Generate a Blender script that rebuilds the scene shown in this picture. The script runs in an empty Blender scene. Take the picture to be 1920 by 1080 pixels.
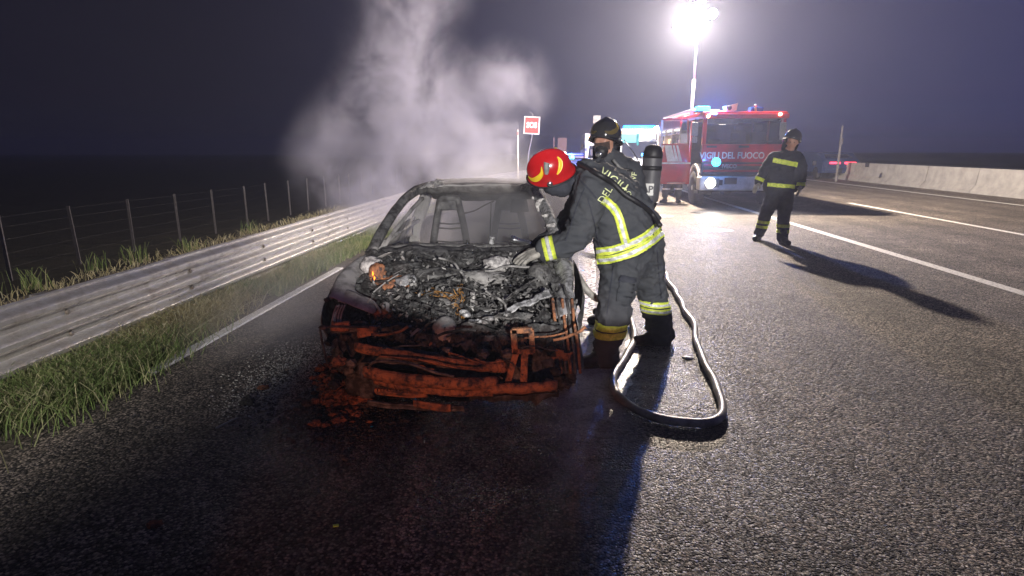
import bpy, bmesh, math, random
from mathutils import Vector, Matrix, noise, Euler
from mathutils.bvhtree import BVHTree
random.seed(7)
R = math.radians
scene = bpy.context.scene
COL = scene.collection

# ------------------------------------------------------------------ camera
FPX = 1081.0
PITCH = math.atan(260 / FPX)
YAW = math.atan(80 / FPX * math.cos(PITCH))
EYE = Vector((0, 0, 1.6))
cam_d = bpy.data.cameras.new('camera')
cam_d.sensor_width = 36
cam_d.lens = FPX / 1920 * 36
cam_d.clip_start = 0.05
cam_d.clip_end = 1500
cam = bpy.data.objects.new('camera', cam_d)
COL.objects.link(cam)
cam.location = EYE
cam.rotation_euler = (R(90) - PITCH, 0, YAW)
scene.camera = cam
_r = Vector((math.cos(YAW), math.sin(YAW), 0))
_f = Vector((-math.sin(YAW) * math.cos(PITCH), math.cos(YAW) * math.cos(PITCH), -math.sin(PITCH)))
_u = _r.cross(_f)

def ray(px, py):
    return (_f + _r * ((px - 960) / FPX) + _u * ((540 - py) / FPX)).normalized()

def W(px, py, Y):
    """world point at distance Y along the road, seen at a spot of the photograph"""
    d = ray(px, py)
    return EYE + d * (Y / d.y)

def G(px, py, z=0.0):
    """world point at height z, seen at a spot of the photograph"""
    d = ray(px, py)
    return EYE + d * ((z - 1.6) / d.z)

# ------------------------------------------------------------------ world and render settings
w = bpy.data.worlds.new('World')
scene.world = w
w.use_nodes = True
nt = w.node_tree
bg = nt.nodes['Background']
sky = nt.nodes.new('ShaderNodeTexSky')
sky.sky_type = 'NISHITA'
sky.sun_disc = False
sky.sun_elevation = R(-4)
sky.sun_rotation = R(200)
add = nt.nodes.new('ShaderNodeMix')
add.data_type = 'RGBA'
add.blend_type = 'ADD'
add.inputs[0].default_value = 1
nt.links.new(sky.outputs[0], add.inputs[6])
# night airglow: deep navy, with lens-flare blue painted in toward the right
gco = nt.nodes.new('ShaderNodeTexCoord'); gsx = nt.nodes.new('ShaderNodeSeparateXYZ'); nt.links.new(gco.outputs['Generated'], gsx.inputs[0])
gmr = nt.nodes.new('ShaderNodeMapRange'); gmr.interpolation_type = 'SMOOTHSTEP'; gmr.inputs[1].default_value = -.6; gmr.inputs[2].default_value = .6; nt.links.new(gsx.outputs[0], gmr.inputs[0])
gmx = nt.nodes.new('ShaderNodeMix'); gmx.data_type = 'RGBA'; gmx.inputs[6].default_value = (.10, .095, .24, 1); gmx.inputs[7].default_value = (.30, .36, 1.5, 1)
nt.links.new(gmr.outputs[0], gmx.inputs[0]); nt.links.new(gmx.outputs[2], add.inputs[7])
nt.links.new(add.outputs[2], bg.inputs[0])
bg.inputs[1].default_value = 0.05
scene.view_settings.view_transform = 'Standard'
scene.view_settings.look = 'None'
scene.view_settings.exposure = 0.12
scene.view_settings.gamma = 1.0
scene.cycles.use_denoising = True
scene.cycles.max_bounces = 6
scene.cycles.volume_bounces = 1
scene.cycles.transparent_max_bounces = 12
scene.cycles.sample_clamp_indirect = 4
scene.cycles.volume_step_rate = 1.0
scene.cycles.volume_max_steps = 256

# ------------------------------------------------------------------ lamps (all stand for lamps the place has)
LAMPS = {}
def lamp(name, kind, loc, power, color, radius=0.1, target=None, cone=None, blend=0.3):
    d = bpy.data.lights.new(name, kind)
    d.energy = power
    d.color = color
    d.shadow_soft_size = radius
    if kind == 'SPOT':
        d.spot_size = R(cone)
        d.spot_blend = blend
    o = bpy.data.objects.new(name, d)
    COL.objects.link(o)
    o.location = loc
    if target is not None:
        o.rotation_euler = (Vector(target) - Vector(loc)).to_track_quat('-Z', 'Y').to_euler()
    LAMPS[name] = o
    return o

MAST = Vector((4.35, 19.6, 5.38))
WHITE = (1.0, 0.83, 0.67)
BLUE = (0.05, 0.2, 1.0)
lamp('mast_floodlight_lamp', 'POINT', MAST + Vector((-0.35, -0.75, -0.1)), 12500, WHITE, 0.14)
lamp('scene_lamp', 'POINT', W(1232, 243, 27) + Vector((0, -.5, 0)), 200, (0.95, 0.97, 1), 0.12)
lamp('roof_beacon_lamp', 'POINT', W(1340, 192, 17.34), 1000, BLUE, 0.1)
lamp('grille_strobe_lamp', 'POINT', W(1343, 305, 16.2), 25, (0.04, 0.28, 1.0), 0.08)
lamp('far_beacon_lamp', 'POINT', W(1072, 294, 27) + Vector((0, -.4, .1)), 300, BLUE, 0.1)
lamp('far_beacon_lamp', 'POINT', W(1215, 262, 26) + Vector((0, -.5, .3)), 80, (0.03, 0.3, 1.0), 0.1)
lamp('headlight_lamp', 'SPOT', W(1335, 343, 16.45), 160, (1, .93, .85), 0.1, (3.4, 8, 0), 110, 0.8)
lamp('headlight_lamp', 'SPOT', W(1448, 343, 16.45), 90, (1, .93, .85), 0.1, (6.2, 8, 0), 110, 0.8)
lamp('orange_beacon_lamp', 'POINT', W(1103, 256, 26.4), 80, (1, .35, .05), 0.1)
# white work light of a vehicle standing behind the photographer, and its red tail lamps
lamp('work_light_lamp', 'SPOT', (1.6, -5.0, 2.3), 4300, (1, .96, .92), 0.03, (0.2, 4.0, 4.52), 52, 0.05)
for tx in (-1.30, -.85, -.40, .02):
    lamp('tail_lamp', 'SPOT', (-0.6 + tx * .12, -1.6, 0.42), 130, (1, .32, .17), 0.04, (tx, 3.2, .20), 11, 0.35)
lamp('work_light_lamp', 'SPOT', (-.6, -5.0, 2.5), 2600, (1, .95, .88), 0.05, (-4.7, 7.5, .5), 25, 0.6)
lamp('tail_lamp', 'SPOT', (-1.2, -1.2, 0.9), 80, (1, .20, .08), 0.03, (-1.24, 3.8, 0.68), 6.5, 0.3)

# ------------------------------------------------------------------ materials
MATS = {}
def mat(name, col, rough=0.6, metal=0.0, col2=None, nscale=8.0, bump=0.0, bscale=60.0, spec=0.5, emit=None, estr=0.0, detail=4.0, contrast=(0.4, 0.6), alpha=1.0, rough2=None, coat=0):
    m = bpy.data.materials.new(name)
    m.use_nodes = True
    t = m.node_tree
    b = t.nodes['Principled BSDF']
    b.inputs['Base Color'].default_value = (*col, 1)
    b.inputs['Roughness'].default_value = rough
    b.inputs['Metallic'].default_value = metal
    b.inputs['Specular IOR Level'].default_value = spec
    b.inputs['Coat Weight'].default_value = coat
    b.inputs['Alpha'].default_value = alpha
    co = t.nodes.new('ShaderNodeTexCoord')
    if col2 is not None:
        n = t.nodes.new('ShaderNodeTexNoise')
        n.inputs['Scale'].default_value = nscale
        n.inputs['Detail'].default_value = detail
        n.inputs['Roughness'].default_value = 0.65
        t.links.new(co.outputs['Object'], n.inputs['Vector'])
        mr = t.nodes.new('ShaderNodeMapRange')
        mr.inputs[1].default_value, mr.inputs[2].default_value = contrast
        t.links.new(n.outputs[0], mr.inputs[0])
        mx = t.nodes.new('ShaderNodeMix')
        mx.data_type = 'RGBA'
        mx.inputs[6].default_value = (*col, 1)
        mx.inputs[7].default_value = (*col2, 1)
        t.links.new(mr.outputs[0], mx.inputs[0])
        t.links.new(mx.outputs[2], b.inputs['Base Color'])
        if rough2 is not None:
            m2 = t.nodes.new('ShaderNodeMapRange')
            m2.inputs[3].default_value, m2.inputs[4].default_value = rough, rough2
            t.links.new(mr.outputs[0], m2.inputs[0])
            t.links.new(m2.outputs[0], b.inputs['Roughness'])
    if bump > 0:
        n2 = t.nodes.new('ShaderNodeTexNoise')
        n2.inputs['Scale'].default_value = bscale
        n2.inputs['Detail'].default_value = 5
        t.links.new(co.outputs['Object'], n2.inputs['Vector'])
        bp = t.nodes.new('ShaderNodeBump')
        bp.inputs['Strength'].default_value = bump
        bp.inputs['Distance'].default_value = 0.6 / bscale
        t.links.new(n2.outputs[0], bp.inputs['Height'])
        t.links.new(bp.outputs[0], b.inputs['Normal'])
    if emit is not None:
        b.inputs['Emission Color'].default_value = (*emit, 1)
        b.inputs['Emission Strength'].default_value = estr
    MATS[name] = m
    return m

mat('burnt_steel', (.17, .168, .165), .6, .3, (.045, .042, .042), 16, .9, 60, contrast=(.42, .6), detail=7)
mat('ash_steel', (.36, .35, .34), .8, .1, (.12, .115, .11), 9, .7, 60, contrast=(.45, .7))
mat('rust_steel', (.44, .19, .09), .8, .1, (.07, .045, .04), 22, 1.0, 60, contrast=(.44,.62), detail=7)
mat('char', (.022, .021, .021), .8, 0, (.13, .13, .13), 18, 1.0, 60, contrast=(.46, .68), detail=8)
mat('white_ash', (.62, .60, .58), .8, 0, (.2, .19, .19), 30, .8, 90)
mat('melted_aluminium', (.55, .55, .56), .6, .4, (.17, .17, .17), 24, .8, 80)
mat('copper_wire', (.55, .29, .09), .55, .2, (.25, .12, .04), 30, .3, 60)
mat('ember', (.1, .03, .01), .8, 0, None, emit=(1, .16, .01), estr=6)
mat('cloth', (.048, .053, .062), .85, 0, (.066, .070, .078), 5, .25, 420, spec=.3)
mat('cloth_dark', (.030, .033, .045), .85, 0, (.045, .048, .062), 5, .25, 420, spec=.3)
mat('strip_yellow', (.86, .95, .12), .45, 0, (.55, .68, .07), 25, .15, 300)
mat('strip_silver', (.90, .92, .90), .35, .1, (.55, .56, .55), 25, .15, 300)
mat('letter', (.78, .84, .45), .5)
mat('black_rubber', (.012, .012, .014), .5, 0, None, bump=.2, bscale=120)
mat('leather', (.015, .014, .014), .45, 0, (.03, .028, .026), 20, .3, 120)
mat('glove', (.42, .40, .36), .8, 0, (.22, .21, .19), 16, .4, 150)
mat('glove_dark', (.02, .02, .022), .7, 0, None, bump=.4, bscale=120)
mat('skin', (.50, .28, .20), .5, 0, (.42, .21, .15), 10, .1, 150)
mat('helmet_red', (.55, .012, .015), .22, 0, (.42, .01, .012), 6, .05, 60, coat=.6)
mat('helmet_black', (.010, .010, .012), .18, 0, None, coat=.6)
mat('helmet_yellow', (.85, .58, .03), .35)
mat('grey_plastic', (.22, .22, .21), .5, 0, (.15, .15, .15), 30, .2, 90)
mat('chrome', (.75, .76, .78), .15, .95)
mat('visor', (.05, .05, .05), .06, 0, spec=.9, alpha=.45)
mat('cylinder_grey', (.10, .10, .11), .5, 0, (.07, .07, .08), 8, .1, 90)
mat('label_white', (.75, .75, .73), .6)
mat('truck_red', (.42, .010, .018), .28, 0, (.30, .010, .018), 3, .03, 30, coat=.5)
mat('truck_white', (.62, .61, .60), .4, 0, (.46, .45, .43), 5, .04, 30, coat=.2)
mat('aluminium', (.55, .56, .58), .38, .9, (.42, .43, .45), 12, .1, 60)
mat('dark_plastic', (.02, .02, .023), .5, 0, (.03, .03, .033), 12, .15, 90)
mat('interior', (.05, .05, .06), .8, 0, (.08, .08, .09), 6)
mat('lamp_glass', (.8, .8, .8), .1, 0, None, emit=(1, .95, .88), estr=60)
mat('headlight_glass', (.8, .8, .8), .1, 0, None, emit=(1, .93, .84), estr=22)
mat('headlight_dim', (.8, .8, .8), .1, 0, None, emit=(1, .9, .8), estr=4)
mat('marker_amber', (.8, .4, .1), .2, 0, None, emit=(1, .55, .28), estr=14)
mat('beacon_blue', (.02, .1, .6), .15, 0, None, emit=(.01, .28, 1), estr=6)
mat('beacon_core', (.1, .5, .9), .15, 0, None, emit=(.03, .45, 1), estr=9)
mat('beacon_off', (.01, .04, .30), .15, 0, None, spec=.7)
mat('case_glow', (.8, .7, .5), .2, 0, None, emit=(1, .62, .28), estr=5)
mat('shelf_light', (.8, .8, .8), .2, 0, None, emit=(1, .92, .8), estr=8)
mat('tail_red', (.5, .01, .02), .2, 0, None, emit=(1, .03, .06), estr=7)
mat('tyre', (.014, .014, .015), .75, 0, (.03, .028, .027), 12, .5, 60)
mat('rail_zinc', (.58, .57, .55), .30, .6, (.33, .30, .27), 6, .25, 40, contrast=(.45, .70), rough2=.55, detail=8)
mat('rail_post', (.30, .29, .28), .6, .5, (.2, .16, .13), 12, .2, 60)
mat('soil', (.055, .045, .035), .95, 0, (.09, .075, .055), 6, .8, 30)
mat('field', (.020, .020, .016), 1, 0, (.032, .030, .022), 2, .6, 12, spec=.1)
mat('fence_metal', (.09, .085, .09), .7, .2, (.06, .055, .055), 14)
mat('concrete', (.36, .35, .34), .8, 0, (.22, .215, .21), 3, .4, 40, contrast=(.35, .75))
mat('post_metal', (.22, .21, .22), .6, .3, (.15, .14, .14), 14)
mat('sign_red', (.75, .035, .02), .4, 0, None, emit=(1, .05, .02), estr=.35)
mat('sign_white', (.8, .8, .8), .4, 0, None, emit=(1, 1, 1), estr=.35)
mat('sign_back', (.22, .13, .15), .6, .2)
mat('teal_glow', (.005, .12, .12), .4, 0, None, emit=(.01, .75, .8), estr=.2)  # cyan light on the van's white side, put in as glow
mat('van_white', (.55, .56, .58), .35, 0, (.4, .42, .45), 4, coat=.3)
mat('police_blue', (.02, .04, .12), .3, 0, None, coat=.4)
mat('glass_dark', (.015, .018, .03), .06, 0, None, spec=.8)
mat('windscreen', (.02, .025, .04), .04, 0, None, spec=.5, alpha=.35)
mat('line_paint', (.70, .69, .66), .7, 0, (.22, .21, .20), 30, .6, 120, contrast=(.48, .66), detail=8)
mat('edge_paint', (.85, .85, .84), .6, 0, (.50, .49, .48), 28, .7, 110, contrast=(.52, .72))
mat('foam', (.82, .83, .84), .5, 0, (.6, .6, .62), 30, .8, 60)
mat('hose', (.42, .40, .37), .42, 0, (.18, .17, .16), 9, .6, 260, detail=8)
mat('hose_wet', (.06, .055, .055), .28, 0, (.12, .11, .1), 20, .35, 200)
mat('chip_green', (.45, .8, .1), .5)
mat('chip_cyan', (.1, .75, .7), .5)
mat('rubble', (.025, .023, .023), .85, 0, (.07, .065, .06), 60, .8, 120)
mat('rubble_rust', (.30, .11, .05), .85, 0, (.08, .04, .03), 40, .8, 90)
mat('glare_white', (.55, .54, .50), .8, 0, (.2, .19, .18), 60, .6, 120)

def asphalt():
    m = bpy.data.materials.new('asphalt')
    m.use_nodes = True
    t = m.node_tree; N = t.nodes; L = t.links
    b = N['Principled BSDF']
    co = N.new('ShaderNodeTexCoord')
    vo = N.new('ShaderNodeTexVoronoi'); vo.inputs['Scale'].default_value = 78; vo.voronoi_dimensions = '2D'
    L.new(co.outputs['Object'], vo.inputs['Vector'])
    no = N.new('ShaderNodeTexNoise'); no.inputs['Scale'].default_value = 260; no.inputs['Detail'].default_value = 3
    L.new(co.outputs['Object'], no.inputs['Vector'])
    big = N.new('ShaderNodeTexNoise'); big.inputs['Scale'].default_value = .9; big.inputs['Detail'].default_value = 5; big.inputs['Distortion'].default_value = .6
    L.new(co.outputs['Object'], big.inputs['Vector'])
    # stone colour: each stone its own tone
    sep = N.new('ShaderNodeSeparateColor'); L.new(vo.outputs['Color'], sep.inputs[0])
    pw = N.new('ShaderNodeMath'); pw.operation = 'POWER'; pw.inputs[1].default_value = 2.2
    L.new(sep.outputs[0], pw.inputs[0])
    cr = N.new('ShaderNodeMix'); cr.data_type = 'RGBA'
    cr.inputs[6].default_value = (.030, .027, .025, 1); cr.inputs[7].default_value = (.50, .42, .35, 1)
    L.new(pw.outputs[0], cr.inputs[0])
    # joints between the stones dark
    dr = N.new('ShaderNodeMapRange'); dr.inputs[1].default_value = .25; dr.inputs[2].default_value = .75; dr.inputs[3].default_value = 1; dr.inputs[4].default_value = .25
    L.new(vo.outputs['Distance'], dr.inputs[0])
    mu = N.new('ShaderNodeMix'); mu.data_type = 'RGBA'; mu.blend_type = 'MULTIPLY'; mu.inputs[0].default_value = 1
    L.new(cr.outputs[2], mu.inputs[6]); L.new(dr.outputs[0], mu.inputs[7])
    # big stains
    sr = N.new('ShaderNodeMapRange'); sr.inputs[1].default_value = .35; sr.inputs[2].default_value = .65; sr.inputs[3].default_value = .75; sr.inputs[4].default_value = 1.2
    L.new(big.outputs[0], sr.inputs[0])
    m2 = N.new('ShaderNodeMix'); m2.data_type = 'RGBA'; m2.blend_type = 'MULTIPLY'; m2.inputs[0].default_value = 1
    L.new(mu.outputs[2], m2.inputs[6]); L.new(sr.outputs[0], m2.inputs[7])
    # wet zone round the hose and the car
    sx = N.new('ShaderNodeSeparateXYZ'); L.new(co.outputs['Object'], sx.inputs[0])
    def dist(cx, cy, rx, ry):
        a = N.new('ShaderNodeVectorMath'); a.operation = 'SUBTRACT'; a.inputs[1].default_value = (cx, cy, 0); L.new(co.outputs['Object'], a.inputs[0])
        c = N.new('ShaderNodeVectorMath'); c.operation = 'MULTIPLY'; c.inputs[1].default_value = (1 / rx, 1 / ry, 0); L.new(a.outputs[0], c.inputs[0])
        d = N.new('ShaderNodeVectorMath'); d.operation = 'LENGTH'; L.new(c.outputs[0], d.inputs[0])
        e = N.new('ShaderNodeMapRange'); e.inputs[1].default_value = .45; e.inputs[2].default_value = 1.1; e.inputs[3].default_value = 1; e.inputs[4].default_value = 0
        L.new(d.outputs['Value'], e.inputs[0]); return e
    e1 = dist(.35, 5.0, 1.0, 2.8); e2 = dist(-.5, 3.0, 1.8, 1.3)
    mxm = N.new('ShaderNodeMath'); mxm.operation = 'MAXIMUM'; L.new(e1.outputs[0], mxm.inputs[0]); L.new(e2.outputs[0], mxm.inputs[1])
    wn = N.new('ShaderNodeMath'); wn.operation = 'MULTIPLY'; L.new(mxm.outputs[0], wn.inputs[0])
    wr = N.new('ShaderNodeMapRange'); wr.inputs[1].default_value = .3; wr.inputs[2].default_value = .55; L.new(big.outputs[0], wr.inputs[0]); L.new(wr.outputs[0], wn.inputs[1])
    rr = N.new('ShaderNodeMapRange'); rr.inputs[3].default_value = .70; rr.inputs[4].default_value = .24; L.new(wn.outputs[0], rr.inputs[0])
    L.new(rr.outputs[0], b.inputs['Roughness'])
    b.inputs['Specular IOR Level'].default_value = .4
    # foam film; lamp glare on the wet road painted in as white
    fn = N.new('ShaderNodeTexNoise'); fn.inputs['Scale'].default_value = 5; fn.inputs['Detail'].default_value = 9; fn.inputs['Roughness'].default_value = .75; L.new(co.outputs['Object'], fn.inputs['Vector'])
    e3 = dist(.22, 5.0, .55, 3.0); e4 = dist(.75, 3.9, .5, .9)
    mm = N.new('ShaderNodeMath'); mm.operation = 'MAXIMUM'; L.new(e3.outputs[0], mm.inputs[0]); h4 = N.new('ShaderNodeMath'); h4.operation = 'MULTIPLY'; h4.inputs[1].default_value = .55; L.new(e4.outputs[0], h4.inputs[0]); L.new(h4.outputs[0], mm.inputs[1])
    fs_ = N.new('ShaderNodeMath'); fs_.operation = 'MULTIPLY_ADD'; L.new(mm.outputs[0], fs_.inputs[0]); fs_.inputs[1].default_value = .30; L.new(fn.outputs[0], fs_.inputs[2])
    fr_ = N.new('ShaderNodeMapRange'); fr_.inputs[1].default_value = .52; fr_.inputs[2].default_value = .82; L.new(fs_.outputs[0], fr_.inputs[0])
    # worn wheel tracks, sealed cracks and old stains
    wt = N.new('ShaderNodeTexWave'); wt.inputs['Scale'].default_value = .28; wt.inputs['Distortion'].default_value = 1.2; wt.inputs['Detail'].default_value = 1; L.new(co.outputs['Object'], wt.inputs['Vector'])
    wm = N.new('ShaderNodeMapRange'); wm.inputs[3].default_value = .82; wm.inputs[4].default_value = 1.15; L.new(wt.outputs['Fac'], wm.inputs[0])
    st = N.new('ShaderNodeTexNoise'); st.inputs['Scale'].default_value = 3.2; st.inputs['Detail'].default_value = 7; st.inputs['Distortion'].default_value = 1.5; L.new(co.outputs['Object'], st.inputs['Vector'])
    sm_ = N.new('ShaderNodeMapRange'); sm_.inputs[1].default_value = .3; sm_.inputs[2].default_value = .62; sm_.inputs[3].default_value = .62; sm_.inputs[4].default_value = 1.1; L.new(st.outputs[0], sm_.inputs[0])
    k1 = N.new('ShaderNodeMath'); k1.operation = 'MULTIPLY'; L.new(wm.outputs[0], k1.inputs[0]); L.new(sm_.outputs[0], k1.inputs[1])
    m3 = N.new('ShaderNodeMix'); m3.data_type = 'RGBA'; m3.blend_type = 'MULTIPLY'; m3.inputs[0].default_value = 1; L.new(m2.outputs[2], m3.inputs[6]); L.new(k1.outputs[0], m3.inputs[7])
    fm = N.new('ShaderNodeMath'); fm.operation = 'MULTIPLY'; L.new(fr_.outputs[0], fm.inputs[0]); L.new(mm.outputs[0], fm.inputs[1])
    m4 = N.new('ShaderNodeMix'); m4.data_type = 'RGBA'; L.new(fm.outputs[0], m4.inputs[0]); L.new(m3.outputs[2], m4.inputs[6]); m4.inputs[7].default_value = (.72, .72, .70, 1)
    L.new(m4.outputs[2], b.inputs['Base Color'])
    # relief: flat-topped stones of two sizes, each tipped its own way
    v2 = N.new('ShaderNodeTexVoronoi'); v2.inputs['Scale'].default_value = 150; v2.voronoi_dimensions = '2D'; L.new(co.outputs['Object'], v2.inputs['Vector'])
    f1 = N.new('ShaderNodeMapRange'); f1.interpolation_type = 'SMOOTHSTEP'; f1.inputs[1].default_value = .25; f1.inputs[2].default_value = .62; f1.inputs[3].default_value = 1; f1.inputs[4].default_value = 0; L.new(vo.outputs['Distance'], f1.inputs[0])
    hr = N.new('ShaderNodeMath'); hr.operation = 'MULTIPLY'; L.new(f1.outputs[0], hr.inputs[0]); hm = N.new('ShaderNodeMapRange'); hm.inputs[3].default_value = .25; L.new(sep.outputs[1], hm.inputs[0]); L.new(hm.outputs[0], hr.inputs[1])
    pv_ = N.new('ShaderNodeVectorMath'); pv_.operation = 'SUBTRACT'; L.new(co.outputs['Object'], pv_.inputs[0]); L.new(vo.outputs['Position'], pv_.inputs[1])
    rc = N.new('ShaderNodeVectorMath'); rc.operation = 'SUBTRACT'; rc.inputs[1].default_value = (.5, .5, .5); L.new(vo.outputs['Color'], rc.inputs[0])
    sc_ = N.new('ShaderNodeVectorMath'); sc_.operation = 'SCALE'; sc_.inputs['Scale'].default_value = 78 * .9; L.new(pv_.outputs[0], sc_.inputs[0])
    dt = N.new('ShaderNodeVectorMath'); dt.operation = 'DOT_PRODUCT'; L.new(sc_.outputs[0], dt.inputs[0]); L.new(rc.outputs[0], dt.inputs[1])
    h1 = N.new('ShaderNodeMath'); h1.operation = 'ADD'; L.new(hr.outputs[0], h1.inputs[0]); L.new(dt.outputs['Value'], h1.inputs[1])
    s2_ = N.new('ShaderNodeMath'); s2_.operation = 'MULTIPLY_ADD'; L.new(v2.outputs['Distance'], s2_.inputs[0]); s2_.inputs[1].default_value = -.45; L.new(h1.outputs[0], s2_.inputs[2])
    hs = N.new('ShaderNodeMath'); hs.operation = 'MULTIPLY_ADD'; L.new(no.outputs[0], hs.inputs[0]); hs.inputs[1].default_value = .35; L.new(s2_.outputs[0], hs.inputs[2])
    bp = N.new('ShaderNodeBump'); bp.inputs['Distance'].default_value = .008; bp.inputs['Strength'].default_value = .95
    L.new(hs.outputs[0], bp.inputs['Height']); L.new(bp.outputs[0], b.inputs['Normal'])
    # each stone its own polish
    rs = N.new('ShaderNodeMapRange'); rs.inputs[3].default_value = -.22; rs.inputs[4].default_value = .22; L.new(sep.outputs[2], rs.inputs[0])
    ra = N.new('ShaderNodeMath'); ra.operation = 'ADD'; L.new(rr.outputs[0], ra.inputs[0]); L.new(rs.outputs[0], ra.inputs[1]); L.new(ra.outputs[0], b.inputs['Roughness'])
    MATS['asphalt'] = m
asphalt()

# ------------------------------------------------------------------ builders
def tag(o, label=None, cat=None, group=None, kind=None):
    if label: o['label'] = label
    if cat: o['category'] = cat
    if group: o['group'] = group
    if kind: o['kind'] = kind
    return o

def thing(name, label, cat, loc=(0, 0, 0), group=None):
    o = bpy.data.objects.new(name, None)
    o.empty_display_size = .2
    COL.objects.link(o)
    o.location = loc
    return tag(o, label, cat, group)

def wloc(o):
    v = Vector((0, 0, 0))
    while o is not None:
        v += o.location
        o = o.parent
    return v

def link(name, me, m, parent=None, smooth=False, loc=None):
    """link a mesh whose vertices are in world coordinates"""
    base = wloc(parent) if parent is not None else Vector(loc or (0, 0, 0))
    me.transform(Matrix.Translation(-base))
    o = bpy.data.objects.new(name, me)
    COL.objects.link(o)
    if parent is not None: o.parent = parent
    else: o.location = base
    if m is not None:
        for x in (m if isinstance(m, (list, tuple)) else [m]): me.materials.append(MATS[x])
    if smooth:
        me.polygons.foreach_set('use_smooth', [True] * len(me.polygons))
    return o

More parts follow.
